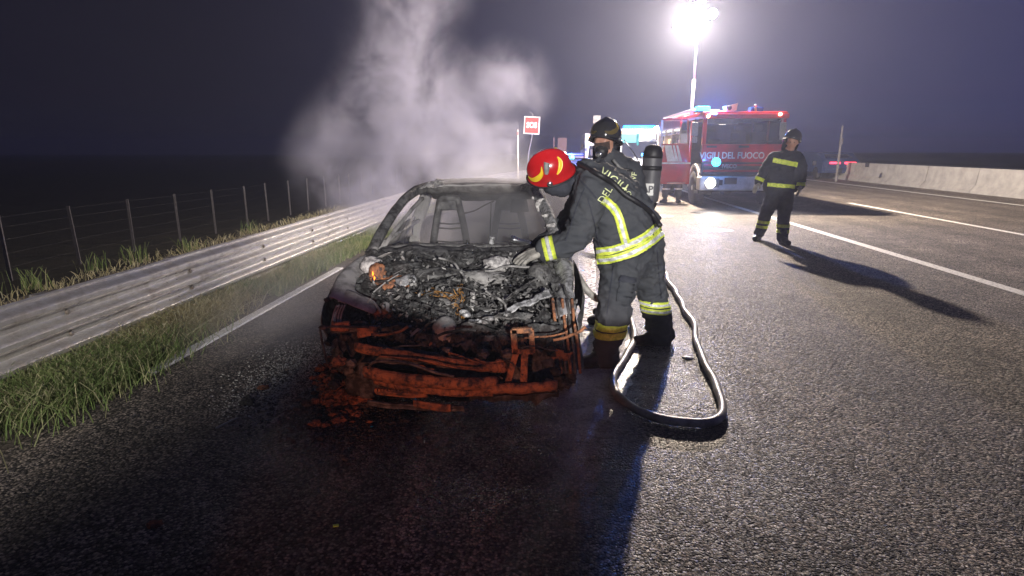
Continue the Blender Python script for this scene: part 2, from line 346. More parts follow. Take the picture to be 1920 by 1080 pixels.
class MB:
    def __init__(s): s.v = []; s.f = []
    def add(s, vs, fs):
        n = len(s.v); s.v += [Vector(v) for v in vs]; s.f += [[i + n for i in f] for f in fs]; return s
    def box(s, c, size, rot=None, bev=0.0):
        c = Vector(c); hx, hy, hz = [a / 2 for a in size]
        M = rot if isinstance(rot, Matrix) else (Euler([R(a) for a in rot]).to_matrix() if rot else Matrix.Identity(3))
        if bev <= 0:
            vs = [(x, y, z) for x in (-hx, hx) for y in (-hy, hy) for z in (-hz, hz)]
            fs = [(0, 1, 3, 2), (4, 6, 7, 5), (0, 4, 5, 1), (2, 3, 7, 6), (0, 2, 6, 4), (1, 5, 7, 3)]
            return s.add([c + M @ Vector(v) for v in vs], fs)
        b = bmesh.new(); bmesh.ops.create_cube(b, size=1)
        for v in b.verts: v.co = Vector((v.co.x * 2 * hx, v.co.y * 2 * hy, v.co.z * 2 * hz))
        bmesh.ops.bevel(b, geom=b.edges[:], offset=min(bev, hx * .9, hy * .9, hz * .9), segments=2, affect='EDGES', profile=.6)
        b.verts.ensure_lookup_table()
        s.add([c + M @ v.co for v in b.verts], [[v.index for v in f.verts] for f in b.faces]); b.free(); return s
    def bar(s, a, b, wd, th, up=(0, 0, 1)):
        a, b = Vector(a), Vector(b); d = (b - a); L = d.length; d.normalize()
        up = Vector(up); x = d.cross(up)
        if x.length < 1e-4: x = d.cross(Vector((1, 0, 0)))
        x.normalize(); z = x.cross(d)
        M = Matrix((x, d, z)).transposed()
        return s.box((a + b) / 2, (wd, L, th), M)
    def tube(s, pts, r, seg=8, cap=True):
        pts = [Vector(p) for p in pts]; n = len(pts)
        rs = r if isinstance(r, (list, tuple)) else [r] * n
        vs = []; fs = []; prev = None
        for i, p in enumerate(pts):
            d = (pts[min(i + 1, n - 1)] - pts[max(i - 1, 0)])
            if d.length < 1e-9: d = Vector((0, 0, 1))
            d.normalize()
            if prev is None:
                x = d.orthogonal().normalized()
            else:
                x = prev - d * prev.dot(d)
                x = x.normalized() if x.length > 1e-6 else d.orthogonal().normalized()
            prev = x; y = d.cross(x)
            for k in range(seg):
                a = 2 * math.pi * k / seg
                vs.append(p + (x * math.cos(a) + y * math.sin(a)) * rs[i])
        for i in range(n - 1):
            for k in range(seg):
                k2 = (k + 1) % seg
                fs.append((i * seg + k, i * seg + k2, (i + 1) * seg + k2, (i + 1) * seg + k))
        if cap:
            fs.append(list(range(seg))[::-1]); fs.append([(n - 1) * seg + k for k in range(seg)])
        return s.add(vs, fs)
    def lathe(s, prof, c, axis=(0, 0, 1), seg=24):
        c = Vector(c); q = Vector(axis).to_track_quat('Z', 'Y').to_matrix()
        vs = []; fs = []; n = len(prof)
        for i, (r, h) in enumerate(prof):
            for k in range(seg):
                a = 2 * math.pi * k / seg
                vs.append(c + q @ Vector((r * math.cos(a), r * math.sin(a), h)))
        for i in range(n - 1):
            for k in range(seg):
                k2 = (k + 1) % seg
                fs.append((i * seg + k, i * seg + k2, (i + 1) * seg + k2, (i + 1) * seg + k))
        fs.append(list(range(seg))[::-1]); fs.append([(n - 1) * seg + k for k in range(seg)])
        return s.add(vs, fs)
    def prism(s, poly, d):
        """extrude a world-space polygon by vector d"""
        n = len(poly); d = Vector(d)
        s.add([Vector(p) for p in poly] + [Vector(p) + d for p in poly],
              [list(range(n)), list(range(n, 2 * n))[::-1]] + [(i, i + n, (i + 1) % n + n, (i + 1) % n) for i in range(n)])
        return s
    def sheet(s, c00, c10, c11, c01, nu, nv, th=.004, amp=0.0, fr=6.0, bulge=None, seed=0.0, holes=0.0):
        """a thin bent sheet with thickness; corners in world space; holes: chance that a rim cell has burnt away"""
        c00, c10, c11, c01 = map(Vector, (c00, c10, c11, c01))
        nrm = ((c10 - c00).cross(c01 - c00)).normalized()
        P = []
        for j in range(nv + 1):
            for i in range(nu + 1):
                u, v = i / nu, j / nv
                p = (c00 * (1 - u) + c10 * u) * (1 - v) + (c01 * (1 - u) + c11 * u) * v
                if bulge: p = p + nrm * bulge(u, v)
                if amp:
                    q = p * fr + Vector((seed, seed, seed))
                    p = p + Vector(noise.noise_vector(q)) * amp + Vector(noise.noise_vector(q * 2.7)) * amp * .4
                P.append(p)
        off = nrm * th
        n = len(P)
        cells = []
        for j in range(nv):
            for i in range(nu):
                if holes:
                    e = min(i, j, nu - 1 - i, nv - 1 - j)
                    h = noise.noise(P[j * (nu + 1) + i] * 9 + Vector((seed, 1, 3)))
                    if h > (0.35 if e == 0 else .5) / max(holes, .01) * .5: continue
                cells.append((i, j))
        fs = []; cs = set(cells)
        for (i, j) in cells:
            a, b_, c, d = j * (nu + 1) + i, j * (nu + 1) + i + 1, (j + 1) * (nu + 1) + i + 1, (j + 1) * (nu + 1) + i
            fs.append((a, b_, c, d)); fs.append((d + n, c + n, b_ + n, a + n))
            for (ni, nj, e0, e1) in ((i, j - 1, a, b_), (i + 1, j, b_, c), (i, j + 1, c, d), (i - 1, j, d, a)):
                if (ni, nj) not in cs: fs.append((e1, e0, e0 + n, e1 + n))
        return s.add(P + [p + off for p in P], fs)
    def blob(s, c, rad, amp=.3, fr=2.0, sub=2, seed=0.0, rot=None):
        b = bmesh.new(); bmesh.ops.create_icosphere(b, subdivisions=sub, radius=1)
        rad = Vector(rad) if not isinstance(rad, (int, float)) else Vector((rad, rad, rad))
        M = Euler(rot).to_matrix() if rot else Matrix.Identity(3)
        vs = []
        for v in b.verts:
            k = 1 + amp * noise.noise(v.co * fr + Vector((seed, seed * 1.7, seed * .3))) + amp * .5 * noise.noise(v.co * fr * 3 + Vector((seed, 0, 0)))
            vs.append(Vector(c) + M @ Vector((v.co.x * rad.x * k, v.co.y * rad.y * k, v.co.z * rad.z * k)))
        s.add(vs, [[v.index for v in f.verts] for f in b.faces]); b.free(); return s
    def mesh(s, name):
        me = bpy.data.meshes.new(name)
        me.from_pydata(s.v, [], s.f); me.validate(); me.update(); return me
    def build(s, name, m, parent=None, smooth=False, loc=None):
        return link(name, s.mesh(name), m, parent, smooth, loc)

def catmull(pts, n=8):
    pts = [Vector(p) for p in pts]; out = []
    for i in range(len(pts) - 1):
        p0, p1, p2, p3 = pts[max(i - 1, 0)], pts[i], pts[i + 1], pts[min(i + 2, len(pts) - 1)]
        for k in range(n):
            t = k / n
            out.append(.5 * ((2 * p1) + (p2 - p0) * t + (2 * p0 - 5 * p1 + 4 * p2 - p3) * t * t + (3 * p1 - p0 - 3 * p2 + p3) * t ** 3))
    out.append(pts[-1]); return out

def text_mesh(s, size=1.0, extrude=.0, offset=0.0, spacing=1.0):
    """flat vertices + faces of a text, centred, x to the right, y up"""
    cu = bpy.data.curves.new('text', 'FONT')
    cu.body = s; cu.size = size; cu.extrude = extrude; cu.offset = offset; cu.align_x = 'CENTER'; cu.align_y = 'CENTER'
    cu.space_character = spacing; cu.resolution_u = 3
    o = bpy.data.objects.new('text', cu); COL.objects.link(o)
    dg = bpy.context.evaluated_depsgraph_get(); dg.update()
    me = bpy.data.meshes.new_from_object(o.evaluated_get(dg))
    bpy.data.objects.remove(o); bpy.data.curves.remove(cu)
    return me

def place_text(name, s, m, parent, centre, xdir, ydir, size, width=None, offset=.01, extrude=.004, spacing=1.0):
    me = text_mesh(s, size, extrude, offset, spacing)
    x = Vector(xdir).normalized(); y = Vector(ydir).normalized(); z = x.cross(y)
    xs = [v.co.x for v in me.vertices]; k = (width / (max(xs) - min(xs))) if width else 1
    for v in me.vertices:
        v.co = Vector(centre) + x * v.co.x * k + y * v.co.y + z * v.co.z
    return link(name, me, m, parent)

# bodies: many overlapping balls merged into ONE surface
def merge_mesh(chains, voxel=.016, smooth=6, wrinkle=0.0, wf=9.0, seed=0.0, step=.35):
    b = bmesh.new()
    for ch in chains:
        for i in range(len(ch) - 1):
            (p, r), (q, s) = ch[i], ch[i + 1]
            p, q = Vector(p), Vector(q)
            n = max(1, int((q - p).length / (min(r, s) * step)))
            for k in range(n + (1 if i == len(ch) - 2 else 0)):
                t = k / n
                bmesh.ops.create_icosphere(b, subdivisions=2, radius=(r * (1 - t) + s * t) * 1.03, matrix=Matrix.Translation(p.lerp(q, t)))
        if len(ch) == 1:
            bmesh.ops.create_icosphere(b, subdivisions=2, radius=ch[0][1] * 1.03, matrix=Matrix.Translation(Vector(ch[0][0])))
    me = bpy.data.meshes.new('tmp'); b.to_mesh(me); b.free()
    o = bpy.data.objects.new('tmp', me); COL.objects.link(o)
    md = o.modifiers.new('r', 'REMESH'); md.mode = 'VOXEL'; md.voxel_size = voxel; md.adaptivity = 0
    ms = o.modifiers.new('s', 'SMOOTH'); ms.iterations = smooth; ms.factor = .5
    dg = bpy.context.evaluated_depsgraph_get(); dg.update()
    out = bpy.data.meshes.new_from_object(o.evaluated_get(dg))
    bpy.data.objects.remove(o); bpy.data.meshes.remove(me)
    if wrinkle:
        nv = [v.normal.copy() for v in out.vertices]
        off = Vector((seed, seed * 2, seed * 3))
        for v, nn in zip(out.vertices, nv):
            p = v.co
            q = Vector((p.x * wf * .9, p.y * wf * .9, p.z * wf * 1.5)) + off
            q += Vector(noise.noise_vector(p * wf * .5)) * .9
            a = 1 - abs(noise.noise(q)) * 2.6
            bb = 1 - abs(noise.noise(q * 2.3)) * 2.6
            v.co = p + nn * wrinkle * (a * .8 + bb * .35 - .45)
    out.polygons.foreach_set('use_smooth', [True] * len(out.polygons))
    out.update()
    return out

def bvh_of(me): return BVHTree.FromPolygons([v.co.copy() for v in me.vertices], [tuple(p.vertices) for p in me.polygons])

def ring(name, bvh, c, axis, half, m, parent, off=.006, seg=40, rmax=.5, maxr=None):
    """a band that hugs the limb whose surface bvh is, round the point c"""
    c = Vector(c); ax = Vector(axis).normalized(); x = ax.orthogonal().normalized(); y = ax.cross(x)
    rows = []
    for h in (-half, -half * .33, half * .33, half):
        row = []; last = None
        for k in range(seg):
            a = 2 * math.pi * k / seg; d = x * math.cos(a) + y * math.sin(a)
            o = c + ax * h
            hit = bvh.ray_cast(o, d, rmax)
            r = (hit[0] - o).length if hit[0] is not None else (last or .1)
            if maxr: r = min(r, maxr)
            last = r; row.append((o, d, r))
        rr = [t[2] for t in row]
        row = [o + d * ((rr[k - 1] + 2 * rr[k] + rr[(k + 1) % seg]) / 4 + off) for k, (o, d, r) in enumerate(row)]
        rows.append(row)
    mb = MB(); vs = [p for row in rows for p in row]; n = len(vs)
    inner = [c + (p - c) - (p - (c + ax * (p - c).dot(ax))).normalized() * .008 for p in vs]
    fs = []
    for j in range(3):
        for k in range(seg):
            k2 = (k + 1) % seg
            fs.append((j * seg + k, j * seg + k2, (j + 1) * seg + k2, (j + 1) * seg + k))
    for j in (0, 3):
        for k in range(seg):
            k2 = (k + 1) % seg
            fs.append((j * seg + k, j * seg + k2, n + j * seg + k2, n + j * seg + k))
    mb.add(vs + inner, fs)
    return mb.build(name, m, parent, True)

def cast(bvh, px, py, fallback):
    d = ray(px, py); h = bvh.ray_cast(EYE, d, 60)
    if h[0] is None:
        return EYE + d * ((Vector(fallback) - EYE).length), -d
    n = h[1] if h[1].dot(d) < 0 else -h[1]
    return h[0], n

def strip(name, bvh, pts, m, parent, off=.006, across=4, n=10, th=.004):
    """a strip of webbing sewn to the cloth; pts are (x, y, width) along it"""
    P = catmull([(a, b, c) for a, b, c in pts], n)
    g = []; fb = None; keep = []
    for i, p in enumerate(P):
        t = (P[min(i + 1, len(P) - 1)] - P[max(i - 1, 0)]); t = Vector((t.x, t.y)).normalized(); nn = Vector((-t.y, t.x))
        for k in range(across + 1):
            o = (k / across - .5) * p.z
            q, nr = cast(bvh, p.x + nn.x * o, p.y + nn.y * o, fb or EYE + ray(p.x, p.y) * 4)
            fb = q; g.append((q + nr * off, nr))
    mb = MB(); w_ = across + 1; n_ = len(g)
    vs = [a for a, _ in g] + [a - b * th for a, b in g]; fs = []
    for i in range(len(P) - 1):
        for k in range(across):
            fs.append((i * w_ + k, i * w_ + k + 1, (i + 1) * w_ + k + 1, (i + 1) * w_ + k))
        fs.append((i * w_, (i + 1) * w_, (i + 1) * w_ + n_, i * w_ + n_))
        fs.append((i * w_ + across, (i + 1) * w_ + across, (i + 1) * w_ + across + n_, i * w_ + across + n_))
    mb.add(vs, fs); return mb.build(name, m, parent, True)

def cloth_text(name, bvh, s, c, ang, size, m, parent, off=.007, spacing=1.0, fat=.0):
    """lettering printed on cloth: c = place, ang = direction of the line in degrees (0 = to the right)"""
    me = text_mesh(s, size, 0, fat, spacing); a = R(ang); ca, sa = math.cos(a), math.sin(a)
    b = bmesh.new(); b.from_mesh(me)
    bmesh.ops.triangulate(b, faces=b.faces[:])
    bmesh.ops.subdivide_edges(b, edges=[e for e in b.edges if e.calc_length() > size * .2], cuts=1)
    b.to_mesh(me); b.free()
    fb = EYE + ray(*c) * 4.4
    for v in me.vertices:
        x, y = v.co.x, v.co.y
        q, nr = cast(bvh, c[0] + x * ca - y * -sa * -1, c[1] - (x * sa + y * ca), fb)
        v.co = q + nr * off
    return link(name, me, m, parent)

# ================================================================== GROUND
def rail_x(Y):
    base = -3.62
    if Y > 12: base += .0075 * (min(Y, 34) - 12) ** 2 + (max(Y - 34, 0)) * .33
    return base
def edge_x(Y): return rail_x(Y) + .64

# one sheet to the horizon, dipping behind the rail
mb = MB()
ys = [-12, -6, -2, 0, 2, 4, 6, 8, 10, 12, 15, 18, 22, 26, 30, 36, 44, 60, 90, 140, 230, 330]
xs = [-330, -150, -60, -30, -18, -14, -12, -10, -8, -6.4, -5.4, -4.6, -3.7, -3.1, 0, 6, 12, 18, 30, 60, 140, 330]
vs = []
for Y in ys:
    sh = rail_x(Y) + 3.62
    for x in xs:
        if x < -6.0:
            t = min(1, (-6.0 - x) / 6.0); z = -1.35 * t * t * (3 - 2 * t)
        else: z = 0
        z += -.012
        if x < -6.5: z += .18 * noise.noise(Vector((x * .2, Y * .13, 3)))
        vs.append((x + sh * (1 if -8 < x < 0 else 0), Y, z))
n = len(xs)
fs = [(j * n + i, j * n + i + 1, (j + 1) * n + i + 1, (j + 1) * n + i) for j in range(len(ys) - 1) for i in range(n - 1)]
mb.add(vs, fs)
o = mb.build('ground', 'field'); tag(o, kind='structure')

# earth verge between the rail and the paving, lumpy
mb = MB(); vs = []; NX = 16; NY = 150
for j in range(NY + 1):
    Y = .2 + 24 * (j / NY) ** 1.5
    for i in range(NX + 1):
        t = i / NX; x = rail_x(Y) - 2.2 + t * 2.86
        if i == NX: x += .03 * noise.noise(Vector((Y * 3, 0, 0)))
        z = .012 + .05 * math.sin(math.pi * min(1, t * 1.02)) + .035 * noise.noise(Vector((x * 4, Y * 2.5, 0))) * (1 - t ** 4)
        if i == NX: z = .002
        vs.append((x, Y, z))
n = NX + 1
mb.add(vs, [(j * n + i, j * n + i + 1, (j + 1) * n + i + 1, (j + 1) * n + i) for j in range(NY) for i in range(NX)])
tag(mb.build('verge', 'soil', smooth=True), kind='structure')

def ribbon(name, f0, f1, Y0, Y1, z, m, n=40, parent=None):
    mb = MB(); vs = []
    for j in range(n + 1):
        Y = Y0 + (Y1 - Y0) * j / n
        vs += [(f0(Y), Y, z), (f1(Y), Y, z)]
    mb.add(vs, [(2 * j, 2 * j + 1, 2 * j + 3, 2 * j + 2) for j in range(n)])
    return mb.build(name, m, parent)
o = ribbon('road', lambda Y: edge_x(Y), lambda Y: 40, -12, 140, 0.0, 'asphalt', 90); tag(o, kind='structure')
LZ = .004
for nm, f0, w_, Y0, Y1 in (('lane_line', lambda Y: 5.24 - (Y - 9) * .015, .18, -2, 100),):
    o = ribbon(nm, f0, lambda Y, f0=f0, w_=w_: f0(Y) + w_, Y0, Y1, LZ, 'line_paint'); tag(o, kind='structure')
for k in range(7):
    Y0 = 10.5 + k * 12 if k else 10.5
    o = ribbon('lane_line', lambda Y: 8.95, lambda Y: 9.10, Y0, Y0 + (6.5 if k else 8), LZ, 'line_paint', 2); tag(o, kind='structure')
o = ribbon('lane_line', lambda Y: 13.6, lambda Y: 13.78, -2, 110, LZ, 'line_paint', 2); tag(o, kind='structure')

# thick worn white edge strip, a low raised band with broken edges
mb = MB(); vs = []; N_ = 200
for j in range(N_ + 1):
    Y = 3.72 + 3.9 * j / N_ 
    a = .006 * noise.noise(Vector((Y * 22, 0, 0))) + .010 * noise.noise(Vector((Y * 6, 3, 0))); b_ = .010 * noise.noise(Vector((Y * 26, 7, 0)))
    zt = .016 + .004 * noise.noise(Vector((Y * 18, 5, 0)))
    x0 = -2.985 + a; x1 = -2.885 + b_
    vs += [(x0, Y, .001), (x0 + .006, Y, zt), (x1 - .006, Y, zt), (x1, Y, .001)]
fs = [(4 * j + k, 4 * j + k + 1, 4 * j + k + 5, 4 * j + k + 4) for j in range(N_) for k in range(3)] + [(0, 1, 2, 3)]
mb.add(vs, fs); o = mb.build('edge_line', 'edge_paint'); tag(o, kind='structure')

# ================================================================== GUARDRAIL
rail = thing('guardrail', 'long galvanised three-wave crash barrier beside the grass verge on the left', 'guardrail', (-3.62, 4, 0))
PROF = []
zb, zt = .085, .585
for i in range(37):
    t = i / 36
    wv = .5 - .5 * math.cos(t * 2 * math.pi * 3)
    fl = max(0, min(1, wv * 1.45 - .22))
    PROF.append((fl * .074, zb + (zt - zb) * t))
PROF = [(.005, zb - .012)] + PROF + [(-.012, zt + .010)]
def rail_seg(Y0, Y1, off):
    mb = MB(); vs = []; n = 16
    for j in range(n + 1):
        Y = Y0 + (Y1 - Y0) * j / n; bx = rail_x(Y) + off
        wob = .006 * noise.noise(Vector((Y * 1.1, 0, 0)))
        for (dx, z) in PROF: vs.append((bx + dx + wob, Y, z + .004 * noise.noise(Vector((Y * .9, z * 3, 1)))))
    np_ = len(PROF); m_ = len(vs)
    vs += [(x - .004, y, z) for (x, y, z) in vs]
    fs = [(j * np_ + k, j * np_ + k + 1, (j + 1) * np_ + k + 1, (j + 1) * np_ + k) for j in range(n) for k in range(np_ - 1)]
    fs += [(a + m_, b + m_, c + m_, d + m_)[::-1] for a, b, c, d in fs]
    mb.add(vs, fs); o = mb.build('rail_beam', 'rail_zinc', rail, True)
    o.data.set_sharp_from_angle(angle=R(32)); return o
Y = -3.0
k = 0
while Y < 46:
    rail_seg(Y, Y + 4.22, .006 * (k % 2)); Y += 4.0; k += 1
Y = -.6
bolt_me = None
k = 0
while Y < 45:
    x = rail_x(Y)
    MB().box((x - .17, Y, .25), (.10, .12, .62), bev=.01).build('rail_post', 'rail_post', rail)
    MB().box((x - .075, Y, .40), (.09, .10, .34), bev=.01).build('spacer_block', 'rail_post', rail)
    Y += 1.5; k += 1
# bolts: heads in the two valleys at the posts and clusters at the joints
def bolt(x, Y, z, r=.016):
    global bolt_me
    if bolt_me is None:
        m = MB().lathe([(.001, .016), (.7, .016), (1, .008), (1, 0)], (0, 0, 0), (1, 0, 0), 8)
        for v in m.v: v.y *= .016; v.z *= .016
        bolt_me = m.mesh('bolt'); bolt_me.materials.append(MATS['rail_post'])
    o = bpy.data.objects.new('bolt', bolt_me); COL.objects.link(o); o.parent = rail
    o.location = Vector((x, Y, z)) - rail.location; o.scale = (1, r / .016, r / .016)
vz = [zb + (zt - zb) * t for t in (1 / 3, 2 / 3)]
Y = -.6
while Y < 20:
    for z in vz: bolt(rail_x(Y) + .004, Y, z, .02)
    Y += 1.5
Y = 1.08
while Y < 20:
    for z in vz:
        for dy in (-.07, .07):
            for dz in (-.045, .045): bolt(rail_x(Y) + .018, Y + dy, z + dz, .018)
    Y += 4.0

# ================================================================== WIRE FENCE beyond the rail
fence = thing('wire_fence', 'thin wire field fence on grey posts in the dark beyond the crash barrier', 'fence', (-12, 17, -1.4))
def gz(x, Y): return -1.35 + .18 * noise.noise(Vector((x * .2, Y * .13, 3)))
posts = []
k = 0
Y = 5.5
while Y < 46:
    x = -11.9 + .15 * noise.noise(Vector((Y, 0, 0)))
    lean = .06 * noise.noise(Vector((Y * 3.3, 1, 0)))
    b_ = Vector((x, Y, gz(x, Y) - .1)); t_ = Vector((x + lean, Y + lean * .5, .24 + .05 * noise.noise(Vector((Y * 2, 9, 0)))))
    MB().bar(b_, t_, .06, .06).build('post', 'fence_metal', fence)
    posts.append((b_, t_)); Y += 2.0
for i in range(len(posts) - 1):
    mb = MB()
    for h in (.15, .32, .5, .68, .84, .97):
        mb.tube([posts[i][0].lerp(posts[i][1], h) + Vector((.035, 0, 0)), posts[i + 1][0].lerp(posts[i + 1][1], h) + Vector((.035, 0, 0))], .0013, 4, False)
    mb.build('wire', 'fence_metal', fence)

# ================================================================== GRASS
def grass_mat(name, c1, c2, c3):
    m = mat(name, c1, .7, 0, c2, 3, contrast=(.35, .65), spec=.3)
    t = m.node_tree
    oi = t.nodes.new('ShaderNodeNewGeometry')
    b = t.nodes['Principled BSDF']
    old = b.inputs['Base Color'].links[0].from_socket
    mx = t.nodes.new('ShaderNodeMix'); mx.data_type = 'RGBA'; mx.inputs[7].default_value = (*c3, 1)
    mr = t.nodes.new('ShaderNodeMapRange'); mr.inputs[1].default_value = .55; mr.inputs[2].default_value = .95
    t.links.new(oi.outputs['Random Per Island'], mr.inputs[0]); t.links.new(mr.outputs[0], mx.inputs[0]); t.links.new(old, mx.inputs[6])
    t.links.new(mx.outputs[2], b.inputs['Base Color'])
    tr_ = t.nodes.new('ShaderNodeBsdfTranslucent'); ms = t.nodes.new('ShaderNodeMixShader'); ms.inputs[0].default_value = .4
    t.links.new(mx.outputs[2], tr_.inputs[0]); t.links.new(b.outputs[0], ms.inputs[1]); t.links.new(tr_.outputs[0], ms.inputs[2])
    t.links.new(ms.outputs[0], t.nodes['Material Output'].inputs['Surface'])
    return m
grass_mat('grass', (.11, .18, .05), (.22, .28, .10), (.46, .44, .25))
grass_mat('straw', (.48, .43, .25), (.28, .25, .13), (.60, .56, .38))
def blades(name, count, place, hmin, hmax, m, lean=.5, wd=.004, label=None, seed=1):
    rnd = random.Random(seed); mb = MB()
    i = 0
    while i < count:
        p = place(rnd)
        if p is None: i += 1; continue
        x, y, z = p; h = rnd.uniform(hmin, hmax) * (1.0 if len(p) < 4 else 1)
        a = rnd.uniform(0, 6.28); l = rnd.uniform(.1, lean) * h; dx, dy = math.cos(a), math.sin(a)
        b = rnd.uniform(0, 6.28); wx, wy = math.cos(b) * wd, math.sin(b) * wd
        vs = [(x - wx, y - wy, z), (x + wx, y + wy, z)]
        p1 = (x + dx * l * .25, y + dy * l * .25, z + h * .5); p2 = (x + dx * l * .7, y + dy * l * .7, z + h * .85); p3 = (x + dx * l * 1.25, y + dy * l * 1.25, z + h * (1 - .35 * lean * rnd.random()))
        vs += [(p1[0] - wx * .9, p1[1] - wy * .9, p1[2]), (p1[0] + wx * .9, p1[1] + wy * .9, p1[2]), (p2[0] - wx * .6, p2[1] - wy * .6, p2[2]), (p2[0] + wx * .6, p2[1] + wy * .6, p2[2]), p3]
        n = len(mb.v); mb.v += [Vector(v) for v in vs]; mb.f += [[n, n + 1, n + 3, n + 2], [n + 2, n + 3, n + 5, n + 4], [n + 4, n + 5, n + 6]]
        i += 1
    o = mb.build(name, m); tag(o, label, kind='stuff'); return o
def vplace(x0, x1, Y0, Y1, dens=0.0, fr=1.6):
    def f(rnd):
        Y = Y0 + (Y1 - Y0) * rnd.random() ** 1.3; t = rnd.random(); x = rail_x(Y) + x0 + (x1 - x0) * t
        if noise.noise(Vector((x * fr * 1.5, Y * fr, 4))) < dens + .25 * (rnd.random() - .5): return None
        return (x, Y, .01)
    return f
blades('grass', 20000, vplace(-.35, .56, 1.2, 13, -.05), .05, .20, 'grass', .9, .0032, 'fresh green grass growing in clumps along the foot of the crash barrier', 3)
blades('grass', 9000, vplace(.0, .60, 6, 20, -.3), .05, .16, 'grass', .8, .005, 'thinner grass further along the crash barrier', 5)
# lush tuft in the near corner that spills over the paving
def corner(rnd):
    a = rnd.gauss(0, 1); b_ = rnd.gauss(0, 1)
    return (-3.22 + a * .16, 3.62 + b_ * .42, .0)
blades('grass', 6500, corner, .06, .24, 'grass', 1.2, .0034, 'bright green tuft spilling over the paving in the near corner', 8)
blades('grass', 5000, lambda r: (-3.5 + r.gauss(0, .15), r.uniform(.5, 3.6), 0), .06, .24, 'grass', 1.2, .004, 'rough grass before the near end of the barrier', 9)
def straw(rnd):
    return (-3.26 + rnd.gauss(0, .10), 4.75 + rnd.gauss(0, .42), .01)
blades('dry_grass', 2600, straw, .08, .26, 'straw', 2.2, .0032, 'pale dead grass lying flattened between the barrier and the white line', 4)
blades('dry_grass', 11000, vplace(.0, .5, 2, 9, .05, 2.2), .06, .2, 'straw', 2.0, .003, 'dry stalks among the green grass of the verge', 14)
blades('tall_weeds', 190, lambda r: random.Random(r.randint(0, 4)).choice([(-6.1, 7.9), (-5.95, 8.9), (-6.2, 7.3), (-6.15, 6.2)]) and (lambda c: (c[0] + r.gauss(0, .07), c[1] + r.gauss(0, .12), -.02))(r.choice([(-6.1, 7.9), (-5.95, 8.9), (-6.2, 7.3), (-6.15, 6.2), (-6.0, 11)])), .12, .32, 'grass', .6, .005, 'tall weeds standing behind the crash barrier', 6)
blades('dry_grass', 6000, lambda r: (rail_x(0) - r.uniform(.2, 2.5), r.uniform(2, 16), -.01), .04, .14, 'straw', 1.2, .005, 'low dry growth on the shoulder behind the crash barrier', 21)

# ================================================================== CONCRETE BARRIER, POLE, SIGNS
bar_root = thing('concrete_barrier', 'pale concrete median wall on the far right side of the road', 'barrier', (15.6, 27, 0))
for k in range(22):
    Y0 = 8 + k * 3.0; x = 15.5; wob = .015 * noise.noise(Vector((k * 1.7, 0, 0)))
    prof = [(0, 0), (0, .09), (.17, .30), (.23, .92), (.37, .92), (.43, .30), (.60, .09), (.60, 0)]
    MB().prism([(x + a + wob, Y0, z) for a, z in prof], (0, 2.97, 0)).build('barrier_block', 'concrete', bar_root)
pole = thing('roadside_pole', 'thin bare metal pole rising behind the concrete median wall', 'pole', W(1573, 305, 31))
MB().tube([W(1571, 312, 31) - Vector((0, 0, 1.0)), W(1571, 312, 31), W(1580, 236, 31)], [.07, .07, .045], 8).build('pole_shaft', 'post_metal', pole)
MB().box(W(1576, 265, 31) + Vector((0, -.08, 0)), (.14, .1, .3)).build('clamp', 'post_metal', pole)
for px, py in ((1527, 306), (1626, 309), (1575, 320)):
    c = W(px, py, 28.3 if py < 315 else 27.4)
    r_ = thing('barrier_reflector', {1527: 'dark small reflector on the median wall top nearest the standing firefighter', 1626: 'dark small reflector on the median wall top right of the red lights', 1575: 'dark small plate on the face of the median wall under the red lights'}[px], 'reflector', c)
    MB().box(c, (.16, .06, .2), bev=.01).build('reflector_body', 'dark_plastic', r_)

def sign(name, label, cx, cy, Y, w_, h_, m_face, foot, extra=None, lean=0):
    c = W(cx, cy, Y); root = thing(name, label, 'sign', (foot[0], foot[1], 0))
    return root, c
sos_c = W(997, 235, 28)
sos = thing('sos_sign', 'square red SOS sign with white letters on a thin bent post', 'sign', (sos_c.x - .1, 28, 0))
MB().box(sos_c + Vector((0, .03, 0)), (.74, .03, .80), (0, 3, 0), bev=.012).build('sign_board', 'sign_white', sos)
MB().box(sos_c + Vector((0, .005, 0)), (.64, .012, .70), (0, 3, 0), bev=.006).build('sign_face', 'sign_red', sos)
place_text('lettering', 'SOS', 'sign_white', sos, sos_c + Vector((0, -.008, 0)), (1, 0, -.03), (0.03, 0, 1), .34, .50, .018, .004)
MB().tube(catmull([sos_c + Vector((.03, .07, .52)), sos_c + Vector((.03, .07, 0)), sos_c + Vector((.0, .07, -.55)), Vector((sos_c.x - .17, 28.07, 1.2)), Vector((sos_c.x - .12, 28.07, 0))], 5), .035, 8).build('post', 'post_metal', sos)
MB().tube([sos_c + Vector((-.1, .07, .60)), sos_c + Vector((.08, .07, .46))], .03, 6).build('cable_stub', 'post_metal', sos)
dl = thing('delineator_post', 'slim pale marker post left of the SOS sign in the smoke', 'post', W(972, 305, 22) * 1)
dl.location.z = 0
MB().bar((dl.location.x, 22, 0), W(971, 243, 22), .06, .05).build('post_body', 'truck_white', dl)
MB().box(W(971, 250, 22) + Vector((0, -.035, 0)), (.045, .01, .12)).build('reflector_strip', 'sign_red', dl)
bs = W(1050, 272, 34)
b2 = thing('sign_back', 'dull reddish back of a road panel between the red helmet and the blue light', 'sign', (bs.x, 34, 0))
MB().box(bs + Vector((.12, 0, -.1)), (.52, .03, 1.0), bev=.01).build('panel', 'sign_back', b2)
MB().bar((bs.x - .35, 34, 0), bs + Vector((-.35, 0, .42)), .14, .08).build('post', 'sign_back', b2)
s3 = W(1119, 224, 33)
b3 = thing('small_sign', 'small pale square sign just above the black helmet', 'sign', (s3.x, 33, 0))
MB().box(s3, (.40, .03, .42), bev=.01).build('panel', 'truck_white', b3)
